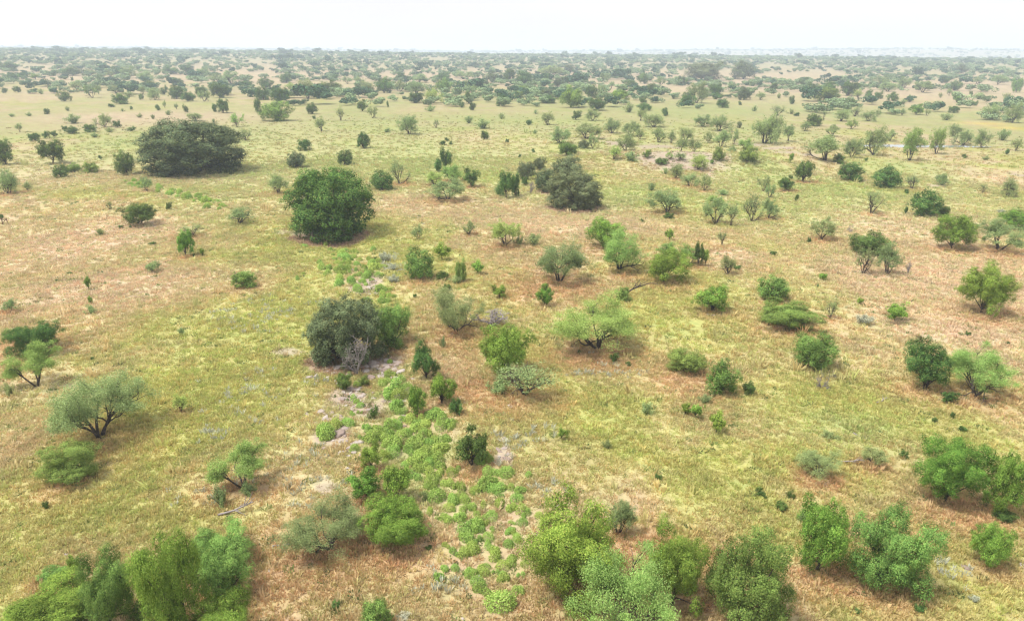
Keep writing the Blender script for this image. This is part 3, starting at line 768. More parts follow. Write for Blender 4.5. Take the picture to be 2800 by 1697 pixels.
# ------------------------------------------------------------------ build the plants
def proto_for(p, i):
    k, w, px = p['k'], p['w'], p['x1'] - p['x0']
    if k in 'mM':
        key = 'mesqS' if px < 45 else ('mesqX' if px > 175 else 'mesqL' if px > 120 else ('mesqT' if p['dist'] > 130 and i % 5 else 'mesqM'))
    elif k == 'n': key = 'bareM'
    elif k == 'l': key = 'leanM'
    elif k in 'dgkB': key = 'denS' if px < 32 else ('denX' if px > 170 else 'denL' if px > 110 else 'denM')
    elif k == 'o': key = 'denH'
    elif k in 'GD': key = 'sap' if px < 28 else ('trkX' if px > 165 else 'trkL' if px > 105 else 'trkM')
    elif k == 's': key = 'sap'
    elif k == 'b': key = 'denS'
    elif k in 'pw': key = 'shr'
    if k == 'k' and px > 150: key = 'denH'
    return P[key][i % len(P[key])]
group_of = {'mesquite_tree': 'mesquite trees scattered over the grassland', 'bush': 'green bushes dotted over the grassland', 'oak_tree': 'oaks on the grassland', 'leafy_tree': 'leafy trees on the grassland',
            'sapling': 'saplings in the grass', 'shrub': 'pale low shrubs in the grass', 'sage_shrub': 'silvery shrubs in the grass', 'dead_tree': 'dead trees in the grass', 'dead_brush': 'dead brush in the grass'}
for i, p in enumerate(plants):
    k = p['k']
    trunked, name, cat, look, mk = KIND[k]
    root = new_obj(name, None)
    root.empty_display_size = 0.3
    root.location = Vector(p['g'])
    rz = (i * 2.399963) % 6.283
    root.rotation_euler = (0, 0, rz)
    root.scale = (p['w'], p['w'], p['h'] * (0.93 if k in 'ok' else 1.0))
    if k in 'xy':
        tr = new_obj('branches' if k == 'y' else 'trunk', (P_DEAD if k == 'x' else P_DEADLOW)[i % 3], root)
        put_mat(tr, GREYBARK)
    else:
        wm, lm = proto_for(p, i)
        tr = new_obj('trunk' if cat in ('tree', 'sapling') else 'stems', wm, root)
        put_mat(tr, BARK)
        cr = new_obj('crown' if cat in ('tree', 'sapling') else 'foliage', lm, root)
        put_mat(cr, LEAF[mk])
    p['root'] = root
    tag(root, None, cat, group_of[name])

# ------------------------------------------------------------------ dead logs and fallen branches
def log_mesh(name, seed, L, rad, forks=3):
    r = np.random.default_rng(seed)
    wd = Wood()
    pts, d = path(r, (-L / 2, 0, rad * 0.8), (1, 0, 0.02), L, 7, 0.10)
    pts[:, 2] = np.maximum(pts[:, 2], rad * 0.5)
    wd.tube(pts, np.linspace(rad, rad * 0.45, 8), 7)
    for i in range(forks):
        s = pts[int(r.integers(3, 8))]
        q, _ = path(r, s, unit(np.array([0.8, r.normal() * 0.8, abs(r.normal()) * 0.6])), L * r.uniform(0.25, 0.5), 5, 0.2)
        q[:, 2] = np.maximum(q[:, 2], 0.03)
        wd.tube(q, np.linspace(rad * 0.45, rad * 0.12, 6), 5)
    v, f = wd.arrays()
    return mesh_from(name, v, f, True)
logs = [  # px, py, length in px, rotation, label
 (1165, 612, 22, 0.5, 'grey fallen log lying in open straw grass beyond the pale saplings', 'fallen_log', 2),
 (1960, 864, 52, -0.25, 'long grey fallen log in front of the bright round tree', 'fallen_log', 3),
 (1905, 1010, 60, -0.6, 'dark fallen trunk under the spreading bush on the right', 'fallen_log', 3),
 (2352, 1192, 34, -0.9, 'pale weathered log in the bright green grass', 'fallen_log', 2),
 (2330, 1268, 56, -0.35, 'pile of grey branches between two pale mesquites', 'fallen_branch', 5),
 (1730, 805, 80, 0.55, 'fallen dead tree with upturned branches beside lime bush', 'fallen_tree', 7),
 (650, 1400, 90, 0.3, 'tangle of dead branches beside the pale bush lower left', 'fallen_branch', 6),
 (1688, 945, 20, 1.4, 'short grey broken stump right of the lime mesquite', 'stump', 2),
 (2410, 1098, 34, 0.4, 'small dead stick in grass left of the paired trees', 'fallen_branch', 3),
 (780, 1490, 60, 0.2, 'dead lower limbs in front of the feathery mesquite', 'fallen_branch', 5),
 (2560, 1288, 46, -0.4, 'short grey log left of the big leafy tree', 'fallen_log', 2),
]
for i, (px, py, L, rz, lab, nm, fk) in enumerate(logs):
    g = ground(px, py)
    d = np.linalg.norm(g - np.array([0, 0, CAM_H])) / F
    o = new_obj(nm, log_mesh(nm, 500 + i, L * d, max(0.05, L * d * 0.035), fk))
    o.location = Vector(g); o.rotation_euler = (0, 0, rz)
    if nm == 'fallen_tree' or nm == 'stump':
        o.rotation_euler = (0, -0.35 if nm == 'fallen_tree' else -1.2, rz)
        o.location.z += L * d * (0.2 if nm == 'fallen_tree' else 0.4)
    put_mat(o, GREYBARK if i not in (2, 5) else BARK)
    tag(o, lab, 'dead wood' if nm != 'stump' else 'stump', 'dead wood lying in the grass')

# the broken fence corner at the left edge
g = ground(22, 616)
fen = new_obj('broken_fence', None); fen.location = Vector(g)
tag(fen, 'broken rusty fence corner standing in grass at the far left edge', 'fence')
d = np.linalg.norm(g - np.array([0, 0, CAM_H])) / F
m_rust = bark_mat('rusty_post', (0.10, 0.05, 0.04), (0.24, 0.12, 0.09))
for nm, a, b2, rr in (('post', (0, 0, -0.1), (0, 0, 1.0), 0.06), ('post', (-0.95, 0.3, -0.1), (-0.95, 0.3, 0.95), 0.06), ('brace', (0, 0, 0.95), (-0.9, 0.28, 0.3), 0.045), ('rail', (0.03, 0, 0.98), (-1.8, 0.55, 0.95), 0.04)):
    wd = Wood(); a = np.array(a); b2 = np.array(b2)
    ts = np.linspace(0, 1, 4)[:, None]
    wd.tube(a + (b2 - a) * ts, [rr] * 4, 7)
    v, f = wd.arrays()
    o = new_obj(nm, mesh_from(nm, v, f, True), fen); put_mat(o, m_rust)

# ------------------------------------------------------------------ stones of the stream bed (pieces of the ground)
def stone_mesh(seed):
    r = np.random.default_rng(seed)
    n = int(r.integers(6, 9))
    a = np.sort(r.uniform(0, 6.283, n)) * 0.6 + np.linspace(0, 6.283, n, endpoint=False) * 0.4
    k = r.uniform(0.75, 1.1, n)
    ring = np.stack([np.cos(a) * k * 0.5, np.sin(a) * k * 0.5], 1)
    v = np.concatenate([np.c_[ring * 1.02, np.full(n, -0.6)], np.c_[ring, 0.35 + 0.1 * r.normal(size=n)], np.c_[ring * 0.82, 0.5 + 0.08 * r.normal(size=n)], [[0, 0, 0.55]]])
    f = []
    for lay in range(2):
        for i in range(n):
            j = (i + 1) % n
            f += [[lay * n + i, lay * n + j, (lay + 1) * n + j], [lay * n + i, (lay + 1) * n + j, (lay + 1) * n + i]]
    f += [[2 * n + i, 2 * n + (i + 1) % n, 3 * n] for i in range(n)]
    me = mesh_from('stone', v, np.array(f))
    return me
STONES = [stone_mesh(600 + i) for i in range(8)]
m, t, out = new_mat('creek_stone')
inf = N(t, 'ShaderNodeObjectInfo'); cr_ = N(t, 'ShaderNodeValToRGB')
cr_.color_ramp.elements[0].color = (0.34, 0.26, 0.22, 1); cr_.color_ramp.elements[1].color = (0.55, 0.49, 0.43, 1)
t.links.new(inf.outputs['Random'], cr_.inputs[0])
tc = N(t, 'ShaderNodeTexCoord'); no = N(t, 'ShaderNodeTexNoise'); no.inputs['Scale'].default_value = 4.0; no.inputs['Detail'].default_value = 6
t.links.new(tc.outputs['Object'], no.inputs['Vector'])
mx = N(t, 'ShaderNodeMixRGB', blend_type='MULTIPLY'); mx.inputs[0].default_value = 0.6
t.links.new(cr_.outputs[0], mx.inputs[1]); t.links.new(no.outputs['Fac'], mx.inputs[2])
df = N(t, 'ShaderNodeBsdfDiffuse'); t.links.new(mx.outputs[0], df.inputs['Color']); t.links.new(df.outputs[0], out.inputs['Surface'])
STONE_MAT = m
rs = np.random.default_rng(77)
stone_zones = [((1040, 1002), (75, 30), 75, (10, 34)), ((960, 1082), (45, 42), 46, (10, 28)), ((1065, 1090), (45, 14), 26, (9, 22)), ((1018, 790), (28, 34), 44, (7, 18)), ((895, 1025), (40, 20), 22, (9, 22)),
               ((905, 1160), (55, 55), 20, (12, 40)), ((930, 1230), (60, 50), 14, (12, 36)), ((1375, 1210), (35, 50), 10, (12, 30)), ((1100, 1145), (30, 30), 14, (9, 20)), ((890, 648), (80, 10), 16, (6, 14)), ((1000, 740), (30, 26), 14, (6, 14)), ((880, 980), (30, 12), 8, (8, 18))]
def add_stone(px, py, spx, asp=0.8, fl=0.22):
    g = ground(px, py)
    d = np.linalg.norm(g - np.array([0, 0, CAM_H])) / F
    s = spx * d
    o = new_obj('stone', STONES[int(rs.integers(0, 8))], ground_obj)
    o.location = Vector(g) + Vector((0, 0, s * fl * 0.15)); o.scale = (s, s * asp, max(s * fl, 0.05))
    o.rotation_euler = (rs.normal() * 0.08, rs.normal() * 0.08, rs.uniform(0, 6.28))
    put_mat(o, STONE_MAT)
for c, e, n, (s0, s1) in stone_zones:
    for _ in range(n):
        add_stone(c[0] + e[0] * rs.normal() * 0.55, c[1] + e[1] * rs.normal() * 0.55, s0 + (s1 - s0) * rs.random() ** 2, rs.uniform(0.5, 1.0), rs.uniform(0.15, 0.32))
for px, py, spx in [(925, 1187, 40), (970, 1212, 30), (922, 1140, 26), (960, 1120, 20), (1017, 1033, 22), (1020, 1074, 16), (1080, 1012, 26), (1085, 1035, 24), (182, 1514, 12), (394, 1294, 10), (2640, 1552, 22), (880, 982, 16), (892, 984, 12), (1378, 1202, 22), (1470, 1462, 14), (2795, 1545, 16), (735, 1560, 10), (1265, 1690, 10)]:
    add_stone(px, py, spx, 0.75, 0.3)

# ------------------------------------------------------------------ lime-green cushion plants along the stream
def cushion_mesh(seed):
    r = np.random.default_rng(seed)
    n = 2600
    nb = int(r.integers(5, 9))
    B = np.c_[r.normal(size=(nb, 2)) * 0.21, r.uniform(0.15, 0.34, nb)]
    pick = r.integers(0, nb, n)
    d = unit(r.normal(size=(n, 3))); d[:, 2] = np.abs(d[:, 2])
    rad_ = B[pick, 2] * (1 + 0.13 * r.normal(size=n))
    C = np.c_[B[pick, 0] + d[:, 0] * rad_, B[pick, 1] + d[:, 1] * rad_, d[:, 2] * rad_ * 1.0]
    inside = np.zeros(n, bool)
    for b in range(nb):
        inside |= (pick != b) & (np.hypot(np.hypot(C[:, 0] - B[b, 0], C[:, 1] - B[b, 1]), C[:, 2]) < B[b, 2] * 0.85)
    C = C[~inside]; d = d[~inside]; k = len(C)
    lv, lf = leaves(C, d + 0.6 * r.normal(size=(k, 3)) + [0, 0, 0.3], 0.075, 0.035, 0.2, r, d * 0.9)
    s = np.array([1 / (lv[:, 0].max() - lv[:, 0].min()), 1 / (lv[:, 1].max() - lv[:, 1].min()), 1 / lv[:, 2].max()])
    return leaf_mesh('cushion', lv * s, lf, np.ones(len(lf)))
CUSH = [cushion_mesh(700 + i) for i in range(6)]
cush = []  # (px, py of centre, width px)
for t_ in """2130 590 150;1830 180 130;1940 215 150;1680 175 170;1500 100 160;1740 300 180;1860 330 140;1590 40 170;1700 60 180;1880 70 130;2250 60 170;2380 70 150;2220 170 190;2290 230 180;2410 220 120;2090 240 100;2330 290 90;2000 340 120;2350 370 110;2430 400 110;1655 445 110;1840 410 120;1990 415 110;2060 400 100;1940 495 130;1830 500 140;2170 530 120;2260 490 130;2020 590 220;2150 620 90;2430 640 90;2030 700 160;2130 720 90;2230 690 110;2220 760 120;2420 760 120;2045 800 150;2010 850 140;2270 850 190;2370 950 130;1820 770 80;1910 990 100;2040 1030 110;2150 1020 130;2290 1030 80;2130 1120 160;2170 1190 190;2310 1300 260;2370 1090 120;1600 290 110;2180 390 100;2110 470 80;1745 510 80;2360 1060 90""".split(';'):
    x, y, w = map(float, t_.split())
    cush.append((700 + x / 3.497, 1270 + y / 3.497, w / 3.497))
for t_ in """80 235 110;45 300 120;45 420 190;95 550 110;15 630 90;50 690 110;0 755 60;50 1180 130""".split(';'):
    x, y, w = map(float, t_.split())
    cush.append((1400 + x / 3.497, 1270 + y / 3.497, w / 3.497))
for t_ in """1330 755 230;1440 740 140;1240 680 130;1390 810 170;1350 900 150;1400 970 130;960 850 110;1000 910 90;925 985 80;880 1070 130;640 1180 220;1110 1190 210;1300 1140 200;1400 1190 150;1570 1210 190;1490 1050 150;1530 1110 130;1690 990 170;1830 1040 190;1780 1110 150;1880 1110 120;1730 960 120;1310 1280 200;1560 1280 180;1780 1240 180;1310 1360 190;1480 1340 170;1650 1350 190;1770 1310 170;1560 1420 180;1780 1440 190;1230 1400 140;2230 1400 150;2150 1430 140;1200 1220 130;1650 1090 130;1060 1130 120;1400 665 110;1300 610 130;1450 1180 110;1680 1180 100;1080 1220 130;1620 1040 120;1340 1090 130;1210 1140 110;960 1320 120;1500 1470 150;1640 1465 140""".split(';'):
    x, y, w = map(float, t_.split())
    cush.append((700 + x / 3.52, 850 + y / 3.52, w / 3.52))
for t_ in """715 820 55;870 830 70;960 840 70;820 860 110;830 900 130;940 880 70;870 945 90;785 950 90;850 995 140;970 960 80;920 915 60;600 940 70;660 980 140;1000 915 60;1090 905 80;1110 950 110;1140 980 110;1230 980 80;960 1010 70;1180 1060 90;980 1060 90;800 1090 100;900 1120 110;1010 1120 80;790 1140 120;1120 1110 60;1180 1165 70;985 1205 120;1220 1195 120;1290 1195 70;1245 1250 110;1330 1265 60;1240 1310 110;1060 1150 50;1090 1060 90;1050 985 80;405 1095 60;930 1155 60;830 1045 80;700 1040 80;1110 1030 80;760 905 50;1060 1290 60;1100 1310 60;900 1030 60""".split(';'):
    x, y, w = map(float, t_.split())
    cush.append((700 + x / 3.52, 450 + y / 3.52, w / 3.52))
rc = np.random.default_rng(88)
for _ in range(48):                         # the far strip of cushions left of the big dome oak
    u = rc.random()
    cush.append((345 + 290 * u + rc.normal() * 12, 492 + 75 * u + rc.normal() * 6, rc.uniform(9, 20)))
zone = [q for q in cush if q[1] > 990 or 660 < q[1] < 830]
for _ in range(80):
    q = zone[int(rc.integers(0, len(zone)))]
    cush.append((q[0] + rc.normal() * 1.1 * q[2], q[1] + rc.normal() * 0.7 * q[2], q[2] * rc.uniform(0.5, 0.8)))
cushions = []
for i, (px, py, wpx) in enumerate(cush):
    g = ground(px, py + wpx * 0.15)
    d = np.linalg.norm(g - np.array([0, 0, CAM_H])) / F
    o = new_obj('cushion_plant', CUSH[i % 6])
    wm = wpx * d * 1.03
    o.location = Vector(g); o.scale = (wm * rc.uniform(0.9, 1.25), wm * rc.uniform(0.75, 1.1), wm * rc.uniform(0.54, 0.70)); o.rotation_euler = (0, 0, rc.uniform(0, 6.28))
    put_mat(o, LEAF['c'])
    cushions.append(dict(root=o, cx=px, cy=py, w=wm, dist=d * F, k='c'))
    tag(o, None, 'plant', 'lime cushion plants along the stream bed')

# ------------------------------------------------------------------ labels: look, size, where it stands
LAND = [  # px, py, phrase
 (460 + 55, 400, 'the huge grey dome oak'), (900, 545, 'the big round dark oak'), (960, 890, 'the willowy oak with dead tree'), (1567, 520, 'the grey oak clump'),
 (1625, 880, 'the lime mesquite with black trunk'), (1390, 950, 'the bright tree above cushion bed'), (2710, 790, 'the lone round tree at right'), (2500, 990, 'the dark and lime pair'),
 (245, 1100, 'the open many-stemmed mesquite'), (370, 585, 'the flat-topped green tree'), (90, 930, 'the trees at left edge'), (1540, 715, 'the vase-shaped mesquite'), (1825, 710, 'the bright spreading tree'),
 (2400, 690, 'the pale mesquite by dead tree'), (1905, 1020, 'the fallen dark trunk'), (2235, 955, 'the compact green bush'), (2660, 1280, 'the big leafy tree at right'), (2430, 1500, 'the two leafy trees lower right'),
 (1570, 1490, 'the tall bush lower middle'), (880, 1420, 'the feathery mesquite beside stream'), (350, 1600, 'the thicket lower left'), (640, 1290, 'the yellow-green mesquite'), (1290, 1220, 'the dark bush among cushions'),
 (1210, 1060, 'the pair of bright stream trees'), (170, 1280, 'the low bush lower left'), (1990, 1600, 'the tall trees at bottom edge'), (2780, 620, 'the trees at right edge'), (1210, 500, 'the pale broad mesquite'),
 (1950, 190, 'the two far dark oaks'), (1850, 420, 'the bare dirt bank'), (2550, 380, 'the pond'), (2270, 245, 'the long dark thicket'), (560, 250, 'the teal far thicket'), (1050, 230, 'the far round dark bush'),
 (1120, 340, 'the lone umbrella mesquite'), (130, 410, 'the tree at far left'), (2540, 550, 'the dark dense bush at right'), (250, 195, 'the far left bushes'), (745, 300, 'the teal bush cluster'), (1545, 270, 'the twin teal bushes'),
 (2660, 240, 'the far right thicket'), (1060, 1000, 'the rocky stream shelf'), (1010, 720, 'the upper cushion bed'), (2100, 830, 'the low bushes right of middle'), (1440, 670, 'the small lime mesquite'), (2050, 560, 'the forked bare mesquite'),
]
ORD = ['leftmost'] + [w_ + ' from left' for w_ in 'second third fourth fifth sixth seventh eighth ninth tenth eleventh twelfth thirteenth fourteenth fifteenth sixteenth seventeenth eighteenth'.split()]
NUM = ['', '', 'two', 'three', 'four', 'five', 'six', 'seven', 'eight', 'nine', 'ten', 'eleven', 'twelve']
def describe(p):
    k = p['k']
    px_w = p.get('x1', 0) - p.get('x0', 0)
    look = KIND[k][3] if k in KIND else 'lime-green cushion plant'
    if k == 'c':
        size = 'large ' if p['w'] > 1.45 else ('small ' if p['w'] < 0.85 else '')
    else:
        size = 'large ' if p['w'] > 6.5 else ('tiny ' if p['w'] < 1.3 else ('small ' if p['w'] < 2.6 else ''))
        if p['h'] > 1.15 * p['w'] and k not in 'sxy': size = 'tall ' if p['w'] > 2 else 'narrow '
        elif p['h'] < 0.5 * p['w'] and k not in 'pwyxs': size = 'wide '
    best = None
    for lx, ly, ph in LAND:
        stretch = 1.0 + 5.0 * max(0, (700 - ly)) / 700.0
        dx, dy = p['cx'] - lx, (p['cy'] - ly) * stretch
        q = math.hypot(dx, dy)
        if best is None or q < best[0]:
            best = (q, dx, dy, ph)
    q, dx, dy, ph = best
    if q < 24: rel = 'at'
    elif abs(dx) > abs(dy): rel = ('close left of' if dx < 0 else 'close right of') if q < 90 else ('left of' if dx < 0 else 'right of')
    else: rel = ('just beyond' if dy < 0 else 'just in front of') if q < 90 else ('beyond' if dy < 0 else 'in front of')
    return f"{size}{look} {rel} {ph}"
HAND = [  # px, py, kind letter, label
 (520, 400, 'k', 'huge grey-green dome-shaped oak standing alone on the left'), (900, 545, 'o', 'big round dark green oak over a ring of leaf litter'),
 (935, 900, 'k', 'dark willowy oak behind the grey dead tree by the stream'), (1060, 890, 'g', 'green leafy bush joined to the right of the willowy oak'), (970, 968, 'x', 'leafless pinkish-grey dead tree in front of the willowy oak'),
 (1627, 880, 'M', 'lime-green mesquite with stout black forking trunk in mid-field'), (1543, 715, 'm', 'vase-shaped pale mesquite with many thin dark stems'), (1570, 510, 'k', 'silvery grey-green oak dome in front of the oak clump'),
 (1820, 720, 'G', 'bright green spreading tree with leaves almost to the grass'), (2710, 790, 'G', 'lone round green tree with short trunk near the right edge'), (256, 1100, 'm', 'open mesquite with many dark stems at lower left'),
 (373, 587, 'D', 'flat-topped dark green tree with small trunk on the left slope'), (2540, 990, 'D', 'dark green rounded tree beside the lime mesquite at right'), (2690, 1010, 'M', 'lime mesquite with low dark trunk right of the dark tree'),
 (1568, 1490, 'B', 'tall bright leafy bush at bottom middle beside the cushion plants'), (1718, 1630, 'M', 'pale lime mesquite cut off by the bottom edge'), (880, 1420, 'm', 'feathery pale mesquite with grey lower limbs near the stream'),
 (1080, 1415, 'G', 'bright green tree right of the feathery mesquite'), (2660, 1280, 'G', 'big leafy green tree with low limbs at the right edge'), (2260, 1465, 'G', 'upright bright green tree left of its rounder neighbour'),
 (2440, 1510, 'g', 'round pale-tipped leafy bush right of the upright green tree'),
]
for hx, hy, hk, lab in HAND:
    c = [p for p in plants if p['k'] == hk and 'label' not in p]
    p = min(c, key=lambda q: math.hypot(q['cx'] - hx, q['cy'] - hy))
    if math.hypot(p['cx'] - hx, p['cy'] - hy) < 60:
        p['label'] = lab
byl = {}
for p in plants + cushions:
    if 'label' in p:
        p['root']['label'] = p['label']
        continue
    byl.setdefault(describe(p), []).append(p)
for lab, ps in byl.items():
    ps.sort(key=lambda q: q['cx'])
    n = len(ps)
    for i, p in enumerate(ps):
        if n == 1: l2 = lab
        elif n == 2: l2 = lab + (', the left one' if i == 0 else ', the right one')
        elif n <= 36:
            half = i if i < (n + 1) // 2 else n - 1 - i
            side = 'left' if i < (n + 1) // 2 else 'right'
            o_ = (side + 'most') if half == 0 else ORD[half].replace('left', side)
            l2 = f"{lab}, {o_}"
        else: l2 = lab
        if len(l2.replace('-', ' ').split()) > 15: l2 = l2.replace('just in front of', 'before').replace('just beyond', 'beyond').replace('close ', '')
        p['root']['label'] = l2

# ------------------------------------------------------------------ grass: tufts on points (one mass)
def tuft_mesh(seed, n=16, h=0.36, spread=0.16, wd=0.028):
    r = np.random.default_rng(seed)
    V = []; Fc = []
    for i in range(n):
        az = r.uniform(0, 6.283); b = np.array([math.cos(az), math.sin(az), 0]) * spread * r.random() ** 0.5
        lean = np.array([math.cos(az), math.sin(az), 0]) * r.uniform(0.05, 0.6) + r.normal(size=3) * 0.15
        tip = b + np.array([lean[0] * h, lean[1] * h, h * r.uniform(0.55, 1.1)])
        s = unit(np.cross(tip - b, r.normal(size=3))) * wd * r.uniform(0.6, 1.3)
        mid = (b + tip) / 2 + np.array([0, 0, h * 0.06])
        k = len(V)
        V += [b - s * 0.6 - [0, 0, 0.02], b + s * 0.6 - [0, 0, 0.02], mid + s, tip, mid - s]
        Fc += [[k, k + 1, k + 2], [k, k + 2, k + 4], [k + 4, k + 2, k + 3]]
    return mesh_from('tuft', np.array(V), np.array(Fc))
tcol = bpy.data.collections.new('tuft_kinds')
for i, (n, h, sp, wd_) in enumerate([(22, 0.16, 0.24, 0.030), (18, 0.22, 0.20, 0.026), (26, 0.12, 0.30, 0.034), (16, 0.30, 0.14, 0.024), (12, 0.42, 0.08, 0.022)]):
    o = bpy.data.objects.new(f'tuft_{i}', tuft_mesh(800 + i, n, h, sp, wd_))
    tcol.objects.link(o)
m, t, out = new_mat('grass_blade')
at = N(t, 'ShaderNodeAttribute'); at.attribute_name = 'tint'; at.attribute_type = 'INSTANCER'
geo = N(t, 'ShaderNodeNewGeometry')
mv = N(t, 'ShaderNodeMapRange'); mv.inputs['To Min'].default_value = 0.84; mv.inputs['To Max'].default_value = 1.2
t.links.new(geo.outputs['Random Per Island'], mv.inputs['Value'])
hs = N(t, 'ShaderNodeHueSaturation')
t.links.new(mv.outputs[0], hs.inputs['Value']); t.links.new(at.outputs['Color'], hs.inputs['Color'])
df = N(t, 'ShaderNodeBsdfDiffuse'); tl = N(t, 'ShaderNodeBsdfTranslucent'); mxs = N(t, 'ShaderNodeMixShader'); mxs.inputs[0].default_value = 0.35
for q in (df, tl): t.links.new(hs.outputs[0], q.inputs['Color'])
t.links.new(df.outputs[0], mxs.inputs[1]); t.links.new(tl.outputs[0], mxs.inputs[2]); t.links.new(mxs.outputs[0], out.inputs['Surface'])
for o in tcol.objects:
    o.data.materials.append(m)

def scatter_object(name, label, pts, tint, scl, pick, kinds):
    me = bpy.data.meshes.new(name)
    me.vertices.add(len(pts)); me.vertices.foreach_set('co', np.asarray(pts, np.float32).ravel())
    a = me.attributes.new('tint', 'FLOAT_COLOR', 'POINT'); a.data.foreach_set('color', np.concatenate([tint, np.ones((len(pts), 1))], 1).astype(np.float32).ravel())
    a = me.attributes.new('scl', 'FLOAT_VECTOR', 'POINT'); a.data.foreach_set('vector', np.asarray(scl, np.float32).ravel())
    a = me.attributes.new('rotz', 'FLOAT', 'POINT'); a.data.foreach_set('value', rng.uniform(0, 6.283, len(pts)).astype(np.float32))
    a = me.attributes.new('pick', 'INT', 'POINT'); a.data.foreach_set('value', np.asarray(pick, np.int32))
    o = new_obj(name, me)
    ng = bpy.data.node_groups.new(name + '_nodes', 'GeometryNodeTree')
    ng.interface.new_socket('Geometry', in_out='INPUT', socket_type='NodeSocketGeometry')
    ng.interface.new_socket('Geometry', in_out='OUTPUT', socket_type='NodeSocketGeometry')
    gi = N(ng, 'NodeGroupInput'); go = N(ng, 'NodeGroupOutput')
    iop = N(ng, 'GeometryNodeInstanceOnPoints')
    ci = N(ng, 'GeometryNodeCollectionInfo'); ci.inputs['Collection'].default_value = kinds
    ci.inputs['Separate Children'].default_value = True; ci.inputs['Reset Children'].default_value = True
    def named(nm, ty):
        q = N(ng, 'GeometryNodeInputNamedAttribute', data_type=ty); q.inputs['Name'].default_value = nm
        return q.outputs['Attribute']
    cx_ = N(ng, 'ShaderNodeCombineXYZ')
    ng.links.new(named('rotz', 'FLOAT'), cx_.inputs['Z'])
    iop.inputs['Pick Instance'].default_value = True
    ng.links.new(gi.outputs[0], iop.inputs['Points']); ng.links.new(ci.outputs[0], iop.inputs['Instance'])
    ng.links.new(named('pick', 'INT'), iop.inputs['Instance Index'])
    ng.links.new(cx_.outputs[0], iop.inputs['Rotation']); ng.links.new(named('scl', 'FLOAT_VECTOR'), iop.inputs['Scale'])
    ng.links.new(iop.outputs[0], go.inputs[0])
    md = o.modifiers.new('scatter', 'NODES'); md.node_group = ng
    tag(o, label, None, None, 'stuff')
    return o
def wedge_points(n, r0, r1, half=42.0):
    r = np.sqrt(rng.uniform(r0 * r0, r1 * r1, n)); a = np.radians(rng.uniform(-half, half, n))
    return r * np.sin(a), r * np.cos(a)
GX, GY, GS = [], [], []
for n, r0, r1, s0, s1 in [(70000, 15, 55, 0.65, 1.15), (66000, 55, 110, 0.9, 1.5), (52000, 110, 170, 1.1, 1.8), (40000, 170, 300, 1.4, 2.2)]:
    x, y = wedge_points(n, r0, r1, 54 if r0 < 50 else 43)
    GX.append(x); GY.append(y); GS.append(rng.uniform(s0, s1, n))
GX = np.concatenate(GX); GY = np.concatenate(GY); GS = np.concatenate(GS)
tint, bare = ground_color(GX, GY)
dens = fbm(GX, GY, 3.5, 131, 3)
CPT = np.array([(q['root'].location.x, q['root'].location.y, q['w'] * 0.5) for q in cushions])
for cxx, cyy, crr in CPT:
    bare = np.where((np.abs(GX - cxx) < crr) & (np.abs(GY - cyy) < crr), 1.0, bare)
keep = (rng.random(len(GX)) > bare * 0.95) & (rng.random(len(GX)) > sstep(120, 300, np.hypot(GX, GY))) & (rng.random(len(GX)) < 0.45 + 0.9 * sstep(0.35, 0.6, dens))
GX, GY, GS, tint = GX[keep], GY[keep], GS[keep], tint[keep]
n = len(GX)
v = rng.random(n)[:, None]
jit = np.where(v < 0.30, np.array([[0.90, 1.06, 0.80]]), np.where(v < 0.62, np.array([[1.14, 1.10, 1.10]]), np.where(v < 0.8, np.array([[1.08, 0.90, 0.85]]), np.array([[1.0, 1.0, 1.0]]))))
tint = tint + (tint.mean(1, keepdims=True) - tint) * 0.03
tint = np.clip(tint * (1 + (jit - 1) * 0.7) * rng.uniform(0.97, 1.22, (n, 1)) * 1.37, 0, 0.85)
pick = rng.choice(5, n, p=[0.34, 0.22, 0.26, 0.12, 0.06])
tus = rng.random(n) < 0.02
GS = GS * np.where(tus, rng.uniform(1.5, 2.2, n), 1.0)
scl = np.stack([GS, GS, GS * rng.uniform(0.7, 1.15, n)], 1)
grass = scatter_object('grass', 'dry straw and green grass covering the plain', np.stack([GX, GY, hz(GX, GY)], 1), tint, scl, pick, tcol)

# silvery sage stalks standing in drifts
SAGE = [px_blob(*b) for b in [(800, 1290, 130, 80), (740, 1130, 110, 60), (660, 1060, 90, 45), (900, 1250, 60, 60), (870, 1000, 60, 40), (720, 860, 110, 40), (1380, 1220, 45, 60), (1070, 720, 45, 25), (610, 1190, 60, 30), (1650, 1010, 110, 35), (1450, 1180, 80, 30), (1500, 1340, 60, 30), (2600, 1560, 60, 40), (1900, 560, 60, 20), (500, 1370, 90, 30), (1230, 1590, 70, 50)]]
x, y = wedge_points(90000, 22, 110)
b = blobs(x, y, SAGE)
keep = rng.random(len(x)) < np.clip((b - 0.15) * 0.55, 0, 1) * sstep(0.42, 0.6, fbm(x, y, 2.5, 141, 3))
x, y = x[keep], y[keep]
n = len(x)
st = np.array([[0.52, 0.53, 0.41]]) * rng.uniform(0.75, 1.2, (n, 1))
ss = rng.uniform(0.7, 1.25, n)
scatter_object('sage_drift', 'silvery sage stalks growing in drifts among the grass', np.stack([x, y, hz(x, y)], 1), st, np.stack([ss, ss, ss], 1), rng.choice([1, 3, 4], n), tcol)
# scattered low green forbs
x, y = wedge_points(5200, 22, 170)
n = len(x); ft = np.array([[0.20, 0.26, 0.09]]) * rng.uniform(0.6, 1.3, (n, 1))
ss = rng.uniform(0.6, 1.5, n)
scatter_object('wild_forbs', 'small green forbs dotted through the grass', np.stack([x, y, hz(x, y)], 1), ft, np.stack([ss, ss, ss], 1), rng.choice([0, 2], n), tcol)

